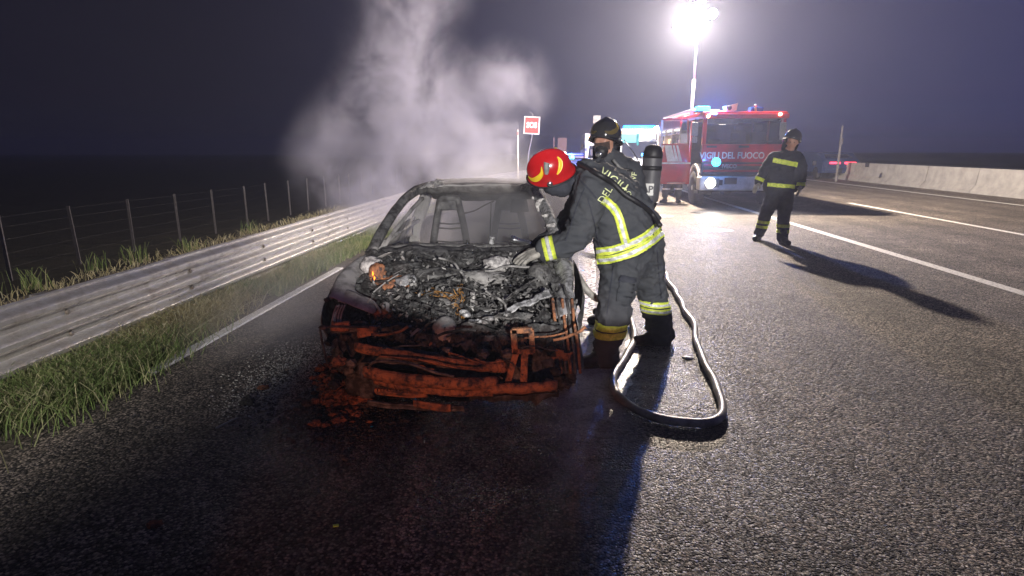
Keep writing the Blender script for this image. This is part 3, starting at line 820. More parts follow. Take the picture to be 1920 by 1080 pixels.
MB().bar((s3.x, 33.04, 0), s3 + Vector((0, .04, .1)), .07, .07).build('post', 'post_metal', b3)
# ================================================================== BURNED CAR
CX = -.65
car = thing('burned_car', 'burned-out small car with open engine bay, melted front end and bare pillars', 'car', (CX, 3.2, 0))

def loft(A, B, nu, nv, bulge=(0, 0, 0), amp=.006, fr=8, th=.004, seed=0.0, drop=None):
    """a pressed sheet between two curves, with thickness"""
    A = catmull(A, nu); B = catmull(B, nu); k = min(len(A), len(B)); bulge = Vector(bulge); P = []
    for i in range(k):
        a = A[int(i * (len(A) - 1) / (k - 1))]; b = B[int(i * (len(B) - 1) / (k - 1))]
        for j in range(nv + 1):
            t = j / nv; p = a.lerp(b, t) + bulge * math.sin(math.pi * t)
            p = p + Vector(noise.noise_vector(p * fr + Vector((seed, 0, seed)))) * amp + Vector(noise.noise_vector(p * fr * 3.1)) * amp * .4
            P.append(p)
    m = MB(); n = len(P); w_ = nv + 1
    fs = [(i * w_ + j, i * w_ + j + 1, (i + 1) * w_ + j + 1, (i + 1) * w_ + j) for i in range(k - 1) for j in range(nv)]
    if drop: fs = [f for q, f in enumerate(fs) if not drop(P[f[0]])]
    ref = (P[w_] - P[0]).cross(P[1] - P[0]).normalized() * th
    m.add(P + [p + ref for p in P], fs + [tuple(x + n for x in f)[::-1] for f in fs])
    edge = {}
    for f in fs:
        for a, b in zip(f, f[1:] + f[:1]):
            key = (min(a, b), max(a, b)); edge[key] = None if key in edge else (a, b)
    m.f += [[e[1], e[0], e[0] + n, e[1] + n] for e in edge.values() if e]
    return m

# --- floor, firewall, flanks
MB().sheet((CX - .68, 4.0, .20), (CX + .68, 4.0, .20), (CX + .66, 7.0, .22), (CX - .66, 7.0, .22), 10, 20, .01, .012).build('floor_pan', 'burnt_steel', car, True)
MB().sheet((CX - .70, 4.25, .25), (CX + .70, 4.25, .25), (CX + .70, 4.30, .84), (CX - .70, 4.30, .84), 26, 12, .01, .02, 7).build('firewall', 'burnt_steel', car, True)
for s in (-1, 1):
    x0 = CX + s * .80
    A = [(x0 - s * .06, 4.2, .86), (x0 - s * .03, 5.2, .87), (x0 - s * .04, 6.2, .88), (x0 - s * .12, 6.95, .86)]
    B = [(x0 - s * .02, 4.2, .20), (x0, 5.2, .20), (x0, 6.2, .22), (x0 - s * .08, 6.95, .25)]
    loft(A, B, 14, 12, (s * .05, 0, 0), .008, 4, .006, s).build('door_panel', 'burnt_steel', car, True)
    MB().tube([(x0 - s * .09, 4.2, .85), (x0 - s * .06, 5.2, .88), (x0 - s * .08, 6.2, .90), (x0 - s * .16, 6.95, .87)], .022, 8).build('door_sill_rail', 'ash_steel', car, True)
    MB().box((CX + s * .70, 5.4, .24), (.12, 2.8, .12), bev=.02).build('rocker_beam', 'burnt_steel', car)

# --- cowl and dashboard remains
mb = MB()
top = [W(703, 470, 4.3), W(760, 461, 4.32), W(870, 461, 4.34), W(980, 462, 4.34), W(1040, 452, 4.3)]
bot = [W(690, 492, 4.15), W(760, 488, 4.15), W(870, 492, 4.16), W(980, 490, 4.15), W(1050, 480, 4.15)]
loft(top, bot, 12, 8, (0, 0, .015), .016, 9, .008, 2.0).build('cowl_panel', 'burnt_steel', car, True)
mb = MB().tube(catmull([p + Vector((0, .06, -.015)) for p in top], 8), .024, 8)
mb.build('dashboard_beam', 'burnt_steel', car, True)
for px, py, h, r_ in ((820, 460, .05, .018), (876, 458, .05, .014), (835, 462, .03, .03), (752, 460, .03, .03), (998, 457, .05, .03)):
    MB().blob(W(px, py, 4.4), (r_, r_, h * .6), .5, 2.5, 2, px).build('melted_lump', 'char', car, True)
p = W(922, 455, 4.42)
MB().lathe([(.0, -.03), (.022, -.03), (.024, .0), (.018, .03), (.024, .04), (.02, .05), (0, .05)], p, (.1, 0, 1), 12).build('metal_canister', 'melted_aluminium', car, True)
# instrument cluster remains
MB().sheet(W(840, 470, 4.2), W(940, 470, 4.2), W(930, 488, 4.12), W(850, 488, 4.12), 10, 5, .012, .018, 9, seed=4).build('instrument_remains', 'char', car, True)

# --- pillars and roof
def pillar(name, pts, wd, th, m='ash_steel', amp=.0):
    P = catmull(pts, 6); mb = MB(); n = len(P); vs = []
    for i, p in enumerate(P):
        t = (P[min(i + 1, n - 1)] - P[max(i - 1, 0)]).normalized(); x = t.cross(Vector((0, 1, .2))).normalized(); z = x.cross(t)
        q = Vector(noise.noise_vector(p * 14)) * .004
        for (a, b) in ((-.5, -.35), (-.35, -.5), (.35, -.5), (.5, -.35), (.5, .35), (.35, .5), (-.35, .5), (-.5, .35)):
            vs.append(p + x * a * wd + z * b * th + q)
    fs = [(i * 8 + k, i * 8 + (k + 1) % 8, (i + 1) * 8 + (k + 1) % 8, (i + 1) * 8 + k) for i in range(n - 1) for k in range(8)] + [tuple(range(8)), tuple(range((n - 1) * 8, n * 8))]
    return mb.add(vs, fs).build(name, m, car, True)
pillar('windscreen_pillar', [W(693, 478, 4.25), W(704, 458, 4.35), W(722, 424, 4.55), W(750, 384, 4.85), W(776, 360, 5.1), W(803, 350, 5.3)], .075, .06, 'burnt_steel')
pillar('windscreen_pillar', [W(1049, 466, 4.25), W(1040, 436, 4.4), W(1025, 396, 4.7), W(1008, 366, 5.0), W(992, 349, 5.3)], .085, .06, 'melted_aluminium')
pillar('window_frame', [W(716, 470, 4.45), W(735, 440, 4.6), W(768, 398, 5.0), W(792, 372, 5.4)], .03, .03)
h0, h1, h2 = W(795, 351, 5.25), W(890, 346, 5.25), W(997, 349, 5.25)
mb = loft([h0, h1, h2], [W(800, 364, 5.3), W(890, 362, 5.32), W(1000, 364, 5.3)], 14, 3, (0, -.01, 0), .004, 9, .05, 1)
mb.build('windscreen_header', 'burnt_steel', car, True)
mb = loft([W(806, 363, 5.34), W(890, 360, 5.36), W(1000, 362, 5.34)], [W(812, 373, 5.5), W(890, 377, 5.5), W(1000, 373, 5.5)], 14, 4, (0, 0, .0), .008, 9, .02, 1)
mb.build('header_liner', 'char', car, True)
MB().sheet(h0 + Vector((.0, 0, 0)), h2, W(985, 338, 6.4), W(822, 338, 6.4), 26, 20, .012, .010, 6, lambda u, v: .03 * math.sin(math.pi * u) * math.sin(math.pi * (v * .8 + .1)), 1.2).build('roof_panel', 'ash_steel', car, True)
for px, Y0, s in ((818, 346, 0), (815, 344, 1), (800, 348, 2), (984, 346, 3), (990, 350, 4)):
    MB().sheet(W(px - 15, Y0 + 6, 5.12), W(px + 15, Y0 + 2, 5.12), W(px + 16, Y0 - 6, 5.3), W(px - 11, Y0 - 4, 5.3), 12, 8, .004, .03, 12, seed=s * 3.1, holes=.6).build('peeled_paint_flake', 'white_ash', car, True)
hr = [W(1003, 362, 5.05), W(1012, 384, 4.85), W(1024, 412, 4.62), W(1032, 432, 4.45)]
for i, p in enumerate(hr):
    MB().sheet(p + Vector((-.03, -.05, .05)), p + Vector((.03, -.05, .06)), p + Vector((.03, -.06, -.06)), p + Vector((-.02, -.06, -.05)), 8, 10, .004, .016, 14, seed=i * 5.3, holes=.7).build('peeled_paint_flake', 'white_ash', car, True)
rl = [W(800, 350, 5.3), W(832, 347, 5.9), W(845, 350, 6.5), Vector((CX - .60, 7.0, .95))]
rr = [W(994, 349, 5.3), W(1000, 345, 5.9), W(1000, 345, 6.5), Vector((CX + .60, 7.0, .95))]
for a in (rl, rr): pillar('roof_rail', a, .06, .05, 'burnt_steel')
pillar('rear_header', [rl[2], (rl[2] + rr[2]) / 2 + Vector((0, .05, .02)), rr[2]], .07, .05, 'burnt_steel')
pillar('centre_pillar', [W(803, 356, 5.9), W(790, 395, 5.85), W(776, 440, 5.8), Vector((CX - .74, 5.8, .3))], .12, .05, 'ash_steel')
pillar('centre_pillar', [W(1003, 352, 5.9), W(1015, 395, 5.85), W(1030, 440, 5.8), Vector((CX + .74, 5.8, .3))], .10, .05, 'ash_steel')
MB().sheet((CX - .62, 7.0, .28), (CX + .62, 7.0, .28), (CX + .60, 7.0, .80), (CX - .60, 7.0, .80), 14, 8, .012, .02, 5).build('tailgate_panel', 'burnt_steel', car, True)
MB().sheet(W(775, 440, 5.7), W(712, 468, 4.7), W(750, 420, 4.7), W(778, 405, 5.7), 10, 6, .004, .01, 6).build('door_inner_panel', 'ash_steel', car, True)

# --- seats: bare frames
def seat(px0, Y, s):
    root = MB()
    A = [W(811 + px0, 466, Y), W(816 + px0, 430, Y), W(822 + px0, 394, Y), W(826 + px0, 376, Y), W(838 + px0, 372, Y), W(856 + px0, 373, Y), W(862 + px0, 390, Y), W(870 + px0, 426, Y), W(877 + px0, 466, Y)]
    f = root.tube(catmull(A, 5), .034, 8).build('seat_frame', 'burnt_steel', car, True)
    MB().sheet(W(822 + px0, 394, Y), W(858 + px0, 394, Y), W(857 + px0, 375, Y), W(824 + px0, 375, Y), 8, 5, .02, .006, 9, seed=s).build('headrest_plate', 'burnt_steel', f, True)
    for y in (418, 427, 452):
        MB().tube([W(817 + px0, y, Y), W(845 + px0, y + 2, Y), W(871 + px0, y, Y)], .008, 6).build('cross_wire', 'burnt_steel', f, True)
    for k in range(0):
        x = 826 + k * 11 + px0
        MB().tube([W(x, 395, Y + .01), W(x + 1 + k, 463, Y + .01)], .004, 5).build('spring_wire', 'burnt_steel', f, True)
seat(0, 5.35, 1)
seat(112, 5.45, 2)
MB().sheet(W(957, 397, 5.4), W(992, 397, 5.4), W(988, 373, 5.4), W(960, 373, 5.4), 6, 5, .06, .008, 8).build('headrest', 'char', car, True)
MB().tube(catmull([W(870, 400, 5.2), W(890, 395, 5.2), W(910, 384, 5.25), W(926, 377, 5.3)], 5), .006, 6).build('hanging_wire', 'burnt_steel', car, True)
MB().tube(catmull([W(921, 378, 5.3), W(920, 410, 5.2), W(918, 460, 5.1)], 5), .005, 6).build('hanging_wire', 'burnt_steel', car, True)

# --- front wings
OUT = [W(690, 477, 4.28), W(671, 487, 4.15), W(650, 503, 4.0), W(634, 519, 3.84), W(624, 541, 3.66), W(615, 562, 3.5)]
INN = [W(726, 496, 4.2), W(700, 505, 4.08), W(680, 514, 3.95), W(668, 530, 3.78), W(664, 548, 3.62), W(650, 572, 3.46)]
loft(OUT, INN, 8, 10, (-.02, -.02, .035), .007, 7, .005, 3.3).build('front_wing', 'ash_steel', car, True)
loft([W(650, 545, 3.6), W(640, 560, 3.52), W(633, 566, 3.48)], [W(700, 566, 3.52), W(706, 580, 3.44), W(700, 590, 3.4)], 8, 10, (0, -.03, .02), .010, 6, .005, 4.3).build('wing_lower_lobe', 'ash_steel', car, True)
MB().tube(catmull([W(664, 528, 3.8), W(664, 545, 3.64), W(680, 556, 3.56), W(700, 566, 3.5), W(714, 586, 3.42)], 6), .009, 6).build('wing_lip', 'ash_steel', car, True)
MB().blob(W(613, 562, 3.46), (.022, .02, .016), .3, 2, 2, 3).build('rubber_stop', 'char', car, True)
MB().tube([W(614, 562, 3.46), W(624, 558, 3.5), W(630, 548, 3.56)], .008, 6).build('stay_hook', 'ash_steel', car, True)
# flank of that wing with the wheel arch
A = [(CX - .80, 4.25, .80), (CX - .83, 3.9, .74), (CX - .83, 3.6, .66), (CX - .78, 3.35, .60)]
B = [(CX - .78, 4.25, .25), (CX - .82, 4.05, .5), (CX - .82, 3.65, .55), (CX - .76, 3.38, .42)]
loft(A, B, 8, 6, (-.02, 0, 0), .008, 6, .005, 7).build('wheel_arch', 'burnt_steel', car, True)
# right-hand wing: narrow, ribbed edge facing us
OUTR = [W(1052, 470, 4.3), W(1066, 484, 4.1), W(1074, 510, 3.9), W(1076, 545, 3.7), W(1080, 590, 3.5)]
INNR = [W(1034, 478, 4.25), W(1040, 500, 4.05), W(1046, 530, 3.85), W(1040, 560, 3.65), W(1036, 598, 3.45)]
loft(OUTR, INNR, 8, 8, (.0, -.02, .02), .016, 8, .006, 5.3).build('front_wing', 'melted_aluminium', car, True)
for k in range(5):
    x = 1038 + k * 9
    MB().tube(catmull([W(x - 2, 560, 3.56), W(x + 3, 605, 3.42), W(x + 10, 650, 3.34), W(x + 14, 700, 3.32)], 6), .010, 6).build('wing_rib', ['rust_steel', 'burnt_steel'][k % 2], car, True)
loft([W(1080, 590, 3.5), W(1088, 640, 3.45), W(1094, 690, 3.45)], [W(1046, 600, 3.44), W(1056, 650, 3.38), W(1066, 695, 3.36)], 8, 6, (0, -.01, 0), .010, 8, .006, 5.3).build('wing_side', 'burnt_steel', car, True)
MB().tube(catmull([W(1058, 535, 3.7), W(1062, 552, 3.6), W(1072, 562, 3.56), W(1080, 568, 3.55), W(1081, 561, 3.55)], 6), .008, 6).build('bonnet_hook', 'burnt_steel', car, True)
A = [(CX + .80, 4.25, .80), (CX + .84, 3.9, .74), (CX + .84, 3.6, .66), (CX + .80, 3.35, .60)]
B = [(CX + .79, 4.25, .25), (CX + .83, 4.05, .5), (CX + .83, 3.65, .55), (CX + .78, 3.38, .42)]
loft(A, B, 8, 6, (.02, 0, 0), .008, 6, .005, 9).build('wheel_arch', 'burnt_steel', car, True)

# --- engine bay: one crusted heap of burned material, then the pieces that stick out of it
rnd = random.Random(5)
mb = MB(); vs = []; NX, NY = 250, 180
hol = G(965, 565, .62)
for j in range(NY + 1):
    for i in range(NX + 1):
        u, v = i / NX, j / NY
        x = CX - .74 + 1.46 * u; Y = 3.22 + 1.03 * v
        z = .44 + .40 * v ** .9
        q = Vector((x, Y, 0))
        z += .06 * noise.noise(q * 3.1 + Vector((2, 0, 0))) + .045 * (1 - abs(noise.noise(q * 7)) * 2.4) - .03
        z += .028 * (1 - abs(noise.noise(q * 17)) * 2.5) + .014 * noise.noise(q * 40) + .008 * noise.noise(q * 90)
        d = math.hypot((x - hol.x) / .27, (Y - hol.y) / .24)
        z -= .16 * max(0, 1 - d ** 3)
        z -= .10 * max(0, 1 - math.hypot((x - CX + .55) / .16, (Y - 3.55) / .2) ** 2)
        vs.append((x, Y, z))
n = NX + 1
mb.add(vs, [(j * n + i, j * n + i + 1, (j + 1) * n + i + 1, (j + 1) * n + i) for j in range(NY) for i in range(NX)])
o = mb.build('charred_engine_bay', 'char', car, True)
o['label'] = 'crusted black remains filling the engine bay'
def hz(x, Y): return .44 + .40 * max(0, (Y - 3.22) / 1.03) ** .9
# engine block, cam cover, intake, battery remains
def rock(name, px, py, z, rad, m, seed, amp=.5, rot=None, fr=1.8):
    return MB().blob(G(px, py, z), rad, amp, fr, 3, seed, rot).build(name, m, car, True)
rock('engine_cover_remains', 815, 515, .74, (.24, .10, .05), 'burnt_steel', 2)
rock('intake_remains', 905, 520, .74, (.14, .10, .05), 'ash_steel', 4)
rock('brake_servo_remains', 930, 497, .80, (.10, .06, .06), 'white_ash', 5, .4)
rock('wiring_box_remains', 760, 500, .78, (.12, .07, .05), 'char', 6)
rock('headlamp_bowl', 697, 500, .77, (.09, .06, .07), 'white_ash', 7, .3)
rock('headlamp_bowl_inside', 708, 515, .76, (.06, .05, .08), 'rust_steel', 8, .3)
rock('strut_tower', 740, 540, .66, (.12, .10, .09), 'rust_steel', 9, .25)
rock('strut_tower', 1012, 520, .74, (.09, .08, .10), 'burnt_steel', 10, .25)
rock('battery_remains', 985, 540, .66, (.16, .10, .05), 'char', 11, .5)
rock('pump_housing', 720, 605, .52, (.09, .07, .09), 'rust_steel', 12, .35)
rock('gearbox_remains', 900, 640, .42, (.14, .10, .08), 'burnt_steel', 13, .4)
rock('alternator_remains', 770, 640, .42, (.09, .08, .08), 'burnt_steel', 14, .4)
for k in range(110):
    px = rnd.uniform(700, 1040); py = rnd.uniform(475, 640)
    if px < 760 and py > 560: continue
    z = max(.40, .44 + .40 * (640 - py) / 175) + rnd.uniform(0, .04)
    s = rnd.uniform(.008, .032)
    MB().blob(G(px, py, z), (s * rnd.uniform(.7, 2), s, s * rnd.uniform(.4, 1)), .6, 2, 2, k, (rnd.random(), rnd.random(), rnd.random() * 3)).build('burned_fragment', rnd.choice(['char', 'char', 'burnt_steel', 'ash_steel', 'white_ash', 'burnt_steel']), car, True)
for k in range(34):
    px = rnd.uniform(700, 1030); py = rnd.uniform(480, 625); z = .47 + .40 * (640 - py) / 175
    c = G(px, py, z); s = rnd.uniform(.03, .09); a = rnd.uniform(0, 6.28)
    d = Vector((math.cos(a), math.sin(a), rnd.uniform(-.3, .6))) * s; e = Vector((-math.sin(a), math.cos(a), rnd.uniform(-.5, .8))) * s * rnd.uniform(.3, .8)
    MB().sheet(c - d - e, c + d - e, c + d + e, c - d + e, 8, 6, .003, .022, 14, seed=k * 2.2, holes=.6).build('bent_sheet', rnd.choice(['burnt_steel', 'ash_steel', 'melted_aluminium', 'burnt_steel', 'char']), car, True)
# hoses, pipes and bare wires
for k in range(15):
    px = rnd.uniform(700, 1000); py = rnd.uniform(480, 620); pts = []
    a = rnd.uniform(-.6, .6) + (math.pi / 2 if rnd.random() < .3 else 0)
    for i in range(6):
        z = .50 + .40 * (640 - py) / 175 + rnd.uniform(-.02, .035)
        pts.append(G(px, py, z)); a += rnd.uniform(-.6, .6); px += 18 * math.cos(a); py += 11 * math.sin(a); py = min(py, 640)
    MB().tube(catmull(pts, 5), rnd.choice([.003, .004, .006, .008]), 6).build('burned_pipe', rnd.choice(['burnt_steel', 'ash_steel', 'char', 'burnt_steel']), car, True)
for mm_, cnt, nm in (('char', 900, 'char_crumbs'), ('ash_steel', 420, 'ash_flakes'), ('burnt_steel', 500, 'metal_scraps')):
    mb = MB()
    for k in range(cnt):
        px = rnd.uniform(690, 1045); py = rnd.uniform(470, 640); z = hz(0, 3.22 + 1.03 * (640 - py) / 175) + rnd.uniform(-.01, .035); s = rnd.uniform(.004, .014)
        c = G(px, py, z)
        if k % 3: mb.blob(c, (s * rnd.uniform(.8, 2.2), s, s * rnd.uniform(.5, 1)), .7, 2, 1, k, (rnd.random() * 3, rnd.random() * 3, rnd.random() * 3))
        else:
            a = rnd.uniform(0, 6.28); d = Vector((math.cos(a), math.sin(a), rnd.uniform(-.5, .9))) * s * 2.2; e = Vector((-math.sin(a), math.cos(a), rnd.uniform(-.6, .9))) * s * rnd.uniform(.5, 1.4)
            mb.sheet(c - d - e, c + d - e, c + d + e, c - d + e, 3, 2, .002, .008, 20, seed=k * 1.2)
    o = mb.build(nm, mm_, car); o['kind'] = 'stuff'
# harness of bare copper strands
hub = G(862, 582, .58); 
ends = [((790, 540), .66), ((796, 546), .65), ((782, 550), .64), ((855, 538), .68), ((862, 535), .69), ((868, 540), .68), ((866, 618), .50), ((872, 612), .50), ((846, 560), .64), ((800, 560), .62), ((861, 600), .55)]
wires = MB()
for k in range(42):
    (ex, ey), z = ends[k % len(ends)]
    a = G(ex + rnd.gauss(0, 3), ey + rnd.gauss(0, 3), z + rnd.gauss(.01, .01)); b_ = hub + Vector((rnd.gauss(0, .02), rnd.gauss(0, .02), rnd.gauss(.02, .015)))
    m1 = a.lerp(b_, .35) + Vector((rnd.gauss(0, .012), rnd.gauss(0, .012), rnd.gauss(.03, .012))); m2 = a.lerp(b_, .7) + Vector((rnd.gauss(0, .014), rnd.gauss(0, .014), rnd.gauss(.025, .012)))
    wires.tube(catmull([a, m1, m2, b_], 5), .0026, 5)
o = wires.build('copper_wires', 'copper_wire', car, True); o['label'] = 'bare orange copper wires spread over the engine'; o['kind'] = 'stuff'
for k in range(3):
    MB().tube(catmull([G(772 + 4 * k, 545 + k * 4, .66), G(812, 549 + k * 3, .64), G(845, 552 + k * 5, .64)], 5), .004, 5).build('bare_wire', 'copper_wire', car, True)
# aluminium runs and the pale spike
MB().prism([G(882, 548, .70), G(889, 550, .70), G(896, 575, .62), G(892, 598, .52), G(886, 612, .48), G(881, 590, .55)], (0, .02, 0)).build('melted_spike', 'white_ash', car)
for k in range(14):
    c = G(rnd.uniform(868, 925), rnd.uniform(570, 605), .60 + rnd.uniform(-.03, .02)); s = rnd.uniform(.006, .02)
    MB().blob(c, (s * 1.6, s, s), .7, 2, 2, k * 3).build('aluminium_splash', 'melted_aluminium', car, True)
# pale dome in the middle (washer tank / sump)
MB().blob(W(834, 628, 3.36), (.085, .075, .12), .05, 1.5, 4, 9).build('white_reservoir', 'ash_steel', car, True)
# pale twisted strip over the right edge of the bay
MB().sheet(W(945, 592, 3.42), W(1032, 556, 3.55), W(1028, 545, 3.60), W(950, 578, 3.46), 22, 5, .008, .022, 12, seed=8).build('bonnet_edge_strip', 'melted_aluminium', car, True)
MB().sheet(W(890, 592, 3.4), W(990, 600, 3.42), W(1000, 590, 3.47), W(900, 582, 3.46), 22, 5, .008, .024, 12, seed=18, holes=.3).build('bonnet_edge_strip', 'burnt_steel', car, True)
MB().tube(catmull([W(700, 548, 3.6), W(725, 528, 3.7), W(748, 514, 3.8)], 5), .005, 6).build('bonnet_stay', 'ash_steel', car, True)

# --- front structure
def beam(name, a, b, hgt, dep, m='rust_steel', sag=0, amp=.008, seed=0, ny=4, holes=0):
    a, b = Vector(a), Vector(b); mid = (a + b) / 2 + Vector((0, -sag, 0))
    up = Vector((0, 0, hgt / 2))
    P0 = [a, a.lerp(mid, .5) + Vector((0, -sag * .3, 0)), mid, mid.lerp(b, .5) + Vector((0, -sag * .3, 0)), b]
    return loft([p + up for p in P0], [p - up for p in P0], 7, ny, (0, -dep * .4, 0), amp, 9, dep, seed).build(name, m, car, True)
beam('radiator_crossbeam', W(664, 650, 3.16), W(935, 690, 3.12), .055, .03, 'rust_steel', .03, .012, 1)
beam('bumper_beam', W(682, 697, 3.12), W(930, 718, 3.08), .075, .05, 'rust_steel', .06, .006, 2)
beam('bumper_beam_lower', W(700, 712, 3.14), W(925, 735, 3.10), .06, .02, 'rust_steel', .05, .008, 3)
beam('bumper_beam', W(905, 728, 3.08), W(1045, 722, 3.14), .060, .05, 'rust_steel', .02, .010, 4)
beam('under_rail', W(703, 731, 3.12), W(800, 738, 3.10), .028, .03, 'rust_steel', .02, .004, 5)
beam('under_rail', W(690, 752, 3.14), W(870, 762, 3.10), .02, .03, 'burnt_steel', .02, .006, 6)
beam('skid_plate', W(775, 757, 3.08), W(845, 765, 3.06), .045, .015, 'rust_steel', .01, .006, 7)
beam('upper_crossbeam', W(620, 616, 3.3), W(712, 612, 3.22), .018, .03, 'burnt_steel', 0, .004, 8)
beam('radiator_core', W(700, 662, 3.20), W(940, 700, 3.20), .14, .04, 'burnt_steel', .01, .018, 9, 8)
for k in range(16):
    px = 706 + k * 6
    MB().box(W(px, 731 + k * .45, 3.095), (.012, .02, .022), (0, rnd.uniform(-8, 8), 0)).build('rail_lug', 'rust_steel', car)
MB().tube(catmull([W(690, 690, 3.08), W(705, 678, 3.06), W(760, 680, 3.04), W(815, 698, 3.03), W(852, 706, 3.03)], 6), .009, 8).build('coolant_pipe', 'burnt_steel', car, True)
MB().tube(catmull([W(712, 668, 3.10), W(790, 675, 3.06), W(860, 690, 3.05), W(905, 692, 3.05)], 6), .006, 8).build('coolant_pipe', 'rust_steel', car, True)
MB().tube(catmull([W(940, 676, 3.1), W(915, 680, 3.08), W(890, 672, 3.07)], 6), .006, 8).build('coolant_pipe', 'rust_steel', car, True)
# left lamp frame: thin hanging bars
MB().tube([W(600, 617, 3.12), W(622, 612, 3.14), W(700, 613, 3.2)], .008, 6).build('lamp_frame_bar', 'char', car, True)
MB().tube([W(600, 617, 3.12), W(604, 640, 3.10), W(614, 682, 3.08)], .007, 6).build('lamp_frame_bar', 'char', car, True)
MB().blob(W(606, 614, 3.12), (.025, .02, .015), .4, 2, 2, 1).build('lamp_frame_joint', 'char', car, True)
for k in range(4):
    x = 622 + k * 5
    MB().tube(catmull([W(x + 10, 572, 3.4), W(x + 3, 590, 3.36), W(x, 618, 3.32)], 4), .006, 6).build('wing_rib', 'ash_steel', car, True)
MB().sheet(W(622, 600, 3.3), W(655, 603, 3.28), W(652, 618, 3.26), W(618, 620, 3.26), 8, 4, .02, .01, 12, seed=3).build('lamp_bracket', 'rust_steel', car, True)
MB().sheet(W(668, 614, 3.2), W(704, 613, 3.18), W(702, 630, 3.18), W(672, 634, 3.18), 8, 5, .03, .008, 12, seed=5).build('lamp_bracket', 'rust_steel', car, True)
rock('white_connector', 676, 603, .50, (.018, .015, .020), 'white_ash', 3, .3)
# right hand bracket with its square window
br = [W(960, 617, 3.14), W(997, 615, 3.14), W(1002, 655, 3.12), W(985, 718, 3.12), W(950, 716, 3.12), W(962, 655, 3.12)]
f = MB()
for a, b_, wd in (((960, 620), (998, 618), .03), ((963, 618), (966, 660), .035), ((996, 618), (999, 660), .03), ((962, 658), (1000, 658), .03), ((968, 660), (952, 718), .035), ((984, 660), (982, 718), .04)):
    f.bar(W(*a, 3.13), W(*b_, 3.13), wd, .03, (0, 1, 0))
f.build('lamp_bracket', 'rust_steel', car)
rock('bracket_actuator', 978, 642, .36, (.025, .02, .025), 'burnt_steel', 5, .3)
for k in range(46):      # crumpled plates and lumps that make up the lower front
    px = rnd.uniform(625, 1065); py = rnd.uniform(628, 725)
    c = W(px, py, rnd.uniform(3.13, 3.3)); s = rnd.uniform(.02, .055)
    if k % 2:
        a = rnd.uniform(-.5, .5)
        d = Vector((math.cos(a), rnd.uniform(-.4, .4), math.sin(a))) * s; e = Vector((-math.sin(a), rnd.uniform(-.5, .5), math.cos(a))) * s * .6
        MB().sheet(c - d - e, c + d - e, c + d + e, c - d + e, 7, 5, .004, .02, 14, seed=k * 1.3, holes=.5).build('bent_sheet', rnd.choice(['rust_steel', 'burnt_steel', 'burnt_steel', 'char']), car, True)
    else:
        MB().blob(c, (s, s * .8, s * .8), .6, 2, 3, k * 1.9).build('burned_fragment', rnd.choice(['rust_steel', 'char', 'burnt_steel']), car, True)
for k in range(12):
    px = rnd.uniform(640, 1040); py = rnd.uniform(620, 720); pts = []
    a = rnd.uniform(-.5, .5)
    for i in range(5):
        pts.append(W(px, py, rnd.uniform(3.1, 3.16))); a += rnd.uniform(-.5, .5); px += 20 * math.cos(a); py += 10 * math.sin(a)
    MB().tube(catmull(pts, 5), rnd.choice([.004, .006, .009]), 6).build('burned_pipe', rnd.choice(['rust_steel', 'char', 'burnt_steel']), car, True)
# dark core behind the front structure
MB().sheet((CX - .62, 3.30, .10), (CX + .70, 3.30, .10), (CX + .70, 3.36, .55), (CX - .66, 3.36, .55), 50, 20, .02, .05, 8, seed=3).build('front_core', 'char', car, True)
for s in (-1, 1):
    pillar('chassis_rail', [(CX + s * .45, 3.15, .32), (CX + s * .45, 3.7, .34), (CX + s * .45, 4.3, .30)], .08, .10, 'burnt_steel')
# bare rims on the ground
def rim(x, Y, s):
    w_ = MB().lathe([(.05, -.02), (.06, .07), (.20, .075), (.21, .10), (.225, .10), (.222, .06), (.20, .04), (.195, -.06), (.225, -.09), (.22, -.1), (.19, -.07), (.05, -.06)], (x, Y, .235), (s, 0, 0), 28).build('wheel', 'burnt_steel', car, True)
    hub_ = MB()
    for k in range(5):
        a = k * 2 * math.pi / 5
        hub_.bar((x + s * .07, Y, .235), (x + s * .075, Y + .2 * math.cos(a), .235 + .2 * math.sin(a)), .045, .02, (1, 0, 0))
    hub_.build('rim_spokes', 'ash_steel', w_)
    MB().blob((x, Y, .06), (.10, .22, .06), .4, 3, 3, x).build('burned_tyre_crust', 'char', w_, True)
for s in (-1, 1):
    rim(CX + s * .72, 3.82, s); rim(CX + s * .72, 6.4, s)
# glowing embers in the left lamp bowl and low in the front
for (px, py, z, s) in ((699, 513, .79, .006), (702, 521, .78, .005), (700, 508, .79, .004), (706, 505, .79, .004), (911, 688, .29, .005), (917, 700, .27, .004), (883, 614, .50, .004)):
    MB().blob(G(px, py, z), (s * .8, s * .8, s * 2.2), .6, 3, 2, px * 1.0).build('ember', 'ember', car, True)

# ================================================================== FALLEN DEBRIS
mb = MB(); rnd = random.Random(12)
for k in range(2600):
    t = rnd.random(); px = rnd.gauss(545, 60) - 0; py = 700 - (px - 545) * .55 + rnd.gauss(0, 34)
    if not (380 < px < 690 and 640 < py < 800): continue
    c = G(px, py); s = rnd.uniform(.002, .006)
    if abs(c.x - CX) < .7 and c.y > 3.2: continue
    mb.blob(c + Vector((0, 0, s * .4)), (s * 1.3, s, s * .8), .5, 2, 1, k * .7)
tag(mb.build('glare_crumbs', 'glare_white'), 'pale crumbs that stand in for lamp glare on the asphalt beside the car', kind='stuff')  # their pale colour carries the tower's glare on wet asphalt
mb = MB()
for k in range(2600):
    px = rnd.gauss(660, 90); py = rnd.gauss(750, 42)
    if not (420 < px < 980 and 690 < py < 880): continue
    c = G(px, py); s = rnd.uniform(.002, .008) * (1 if rnd.random() < .96 else 2.2)
    mb.blob(c + Vector((0, 0, s * .4)), (s * 1.3, s, s * .7), .6, 2, 1, k * .7)
tag(mb.build('charred_crumbs', 'rubble'), 'charred crumbs strewn over the asphalt before the wreck', kind='stuff')
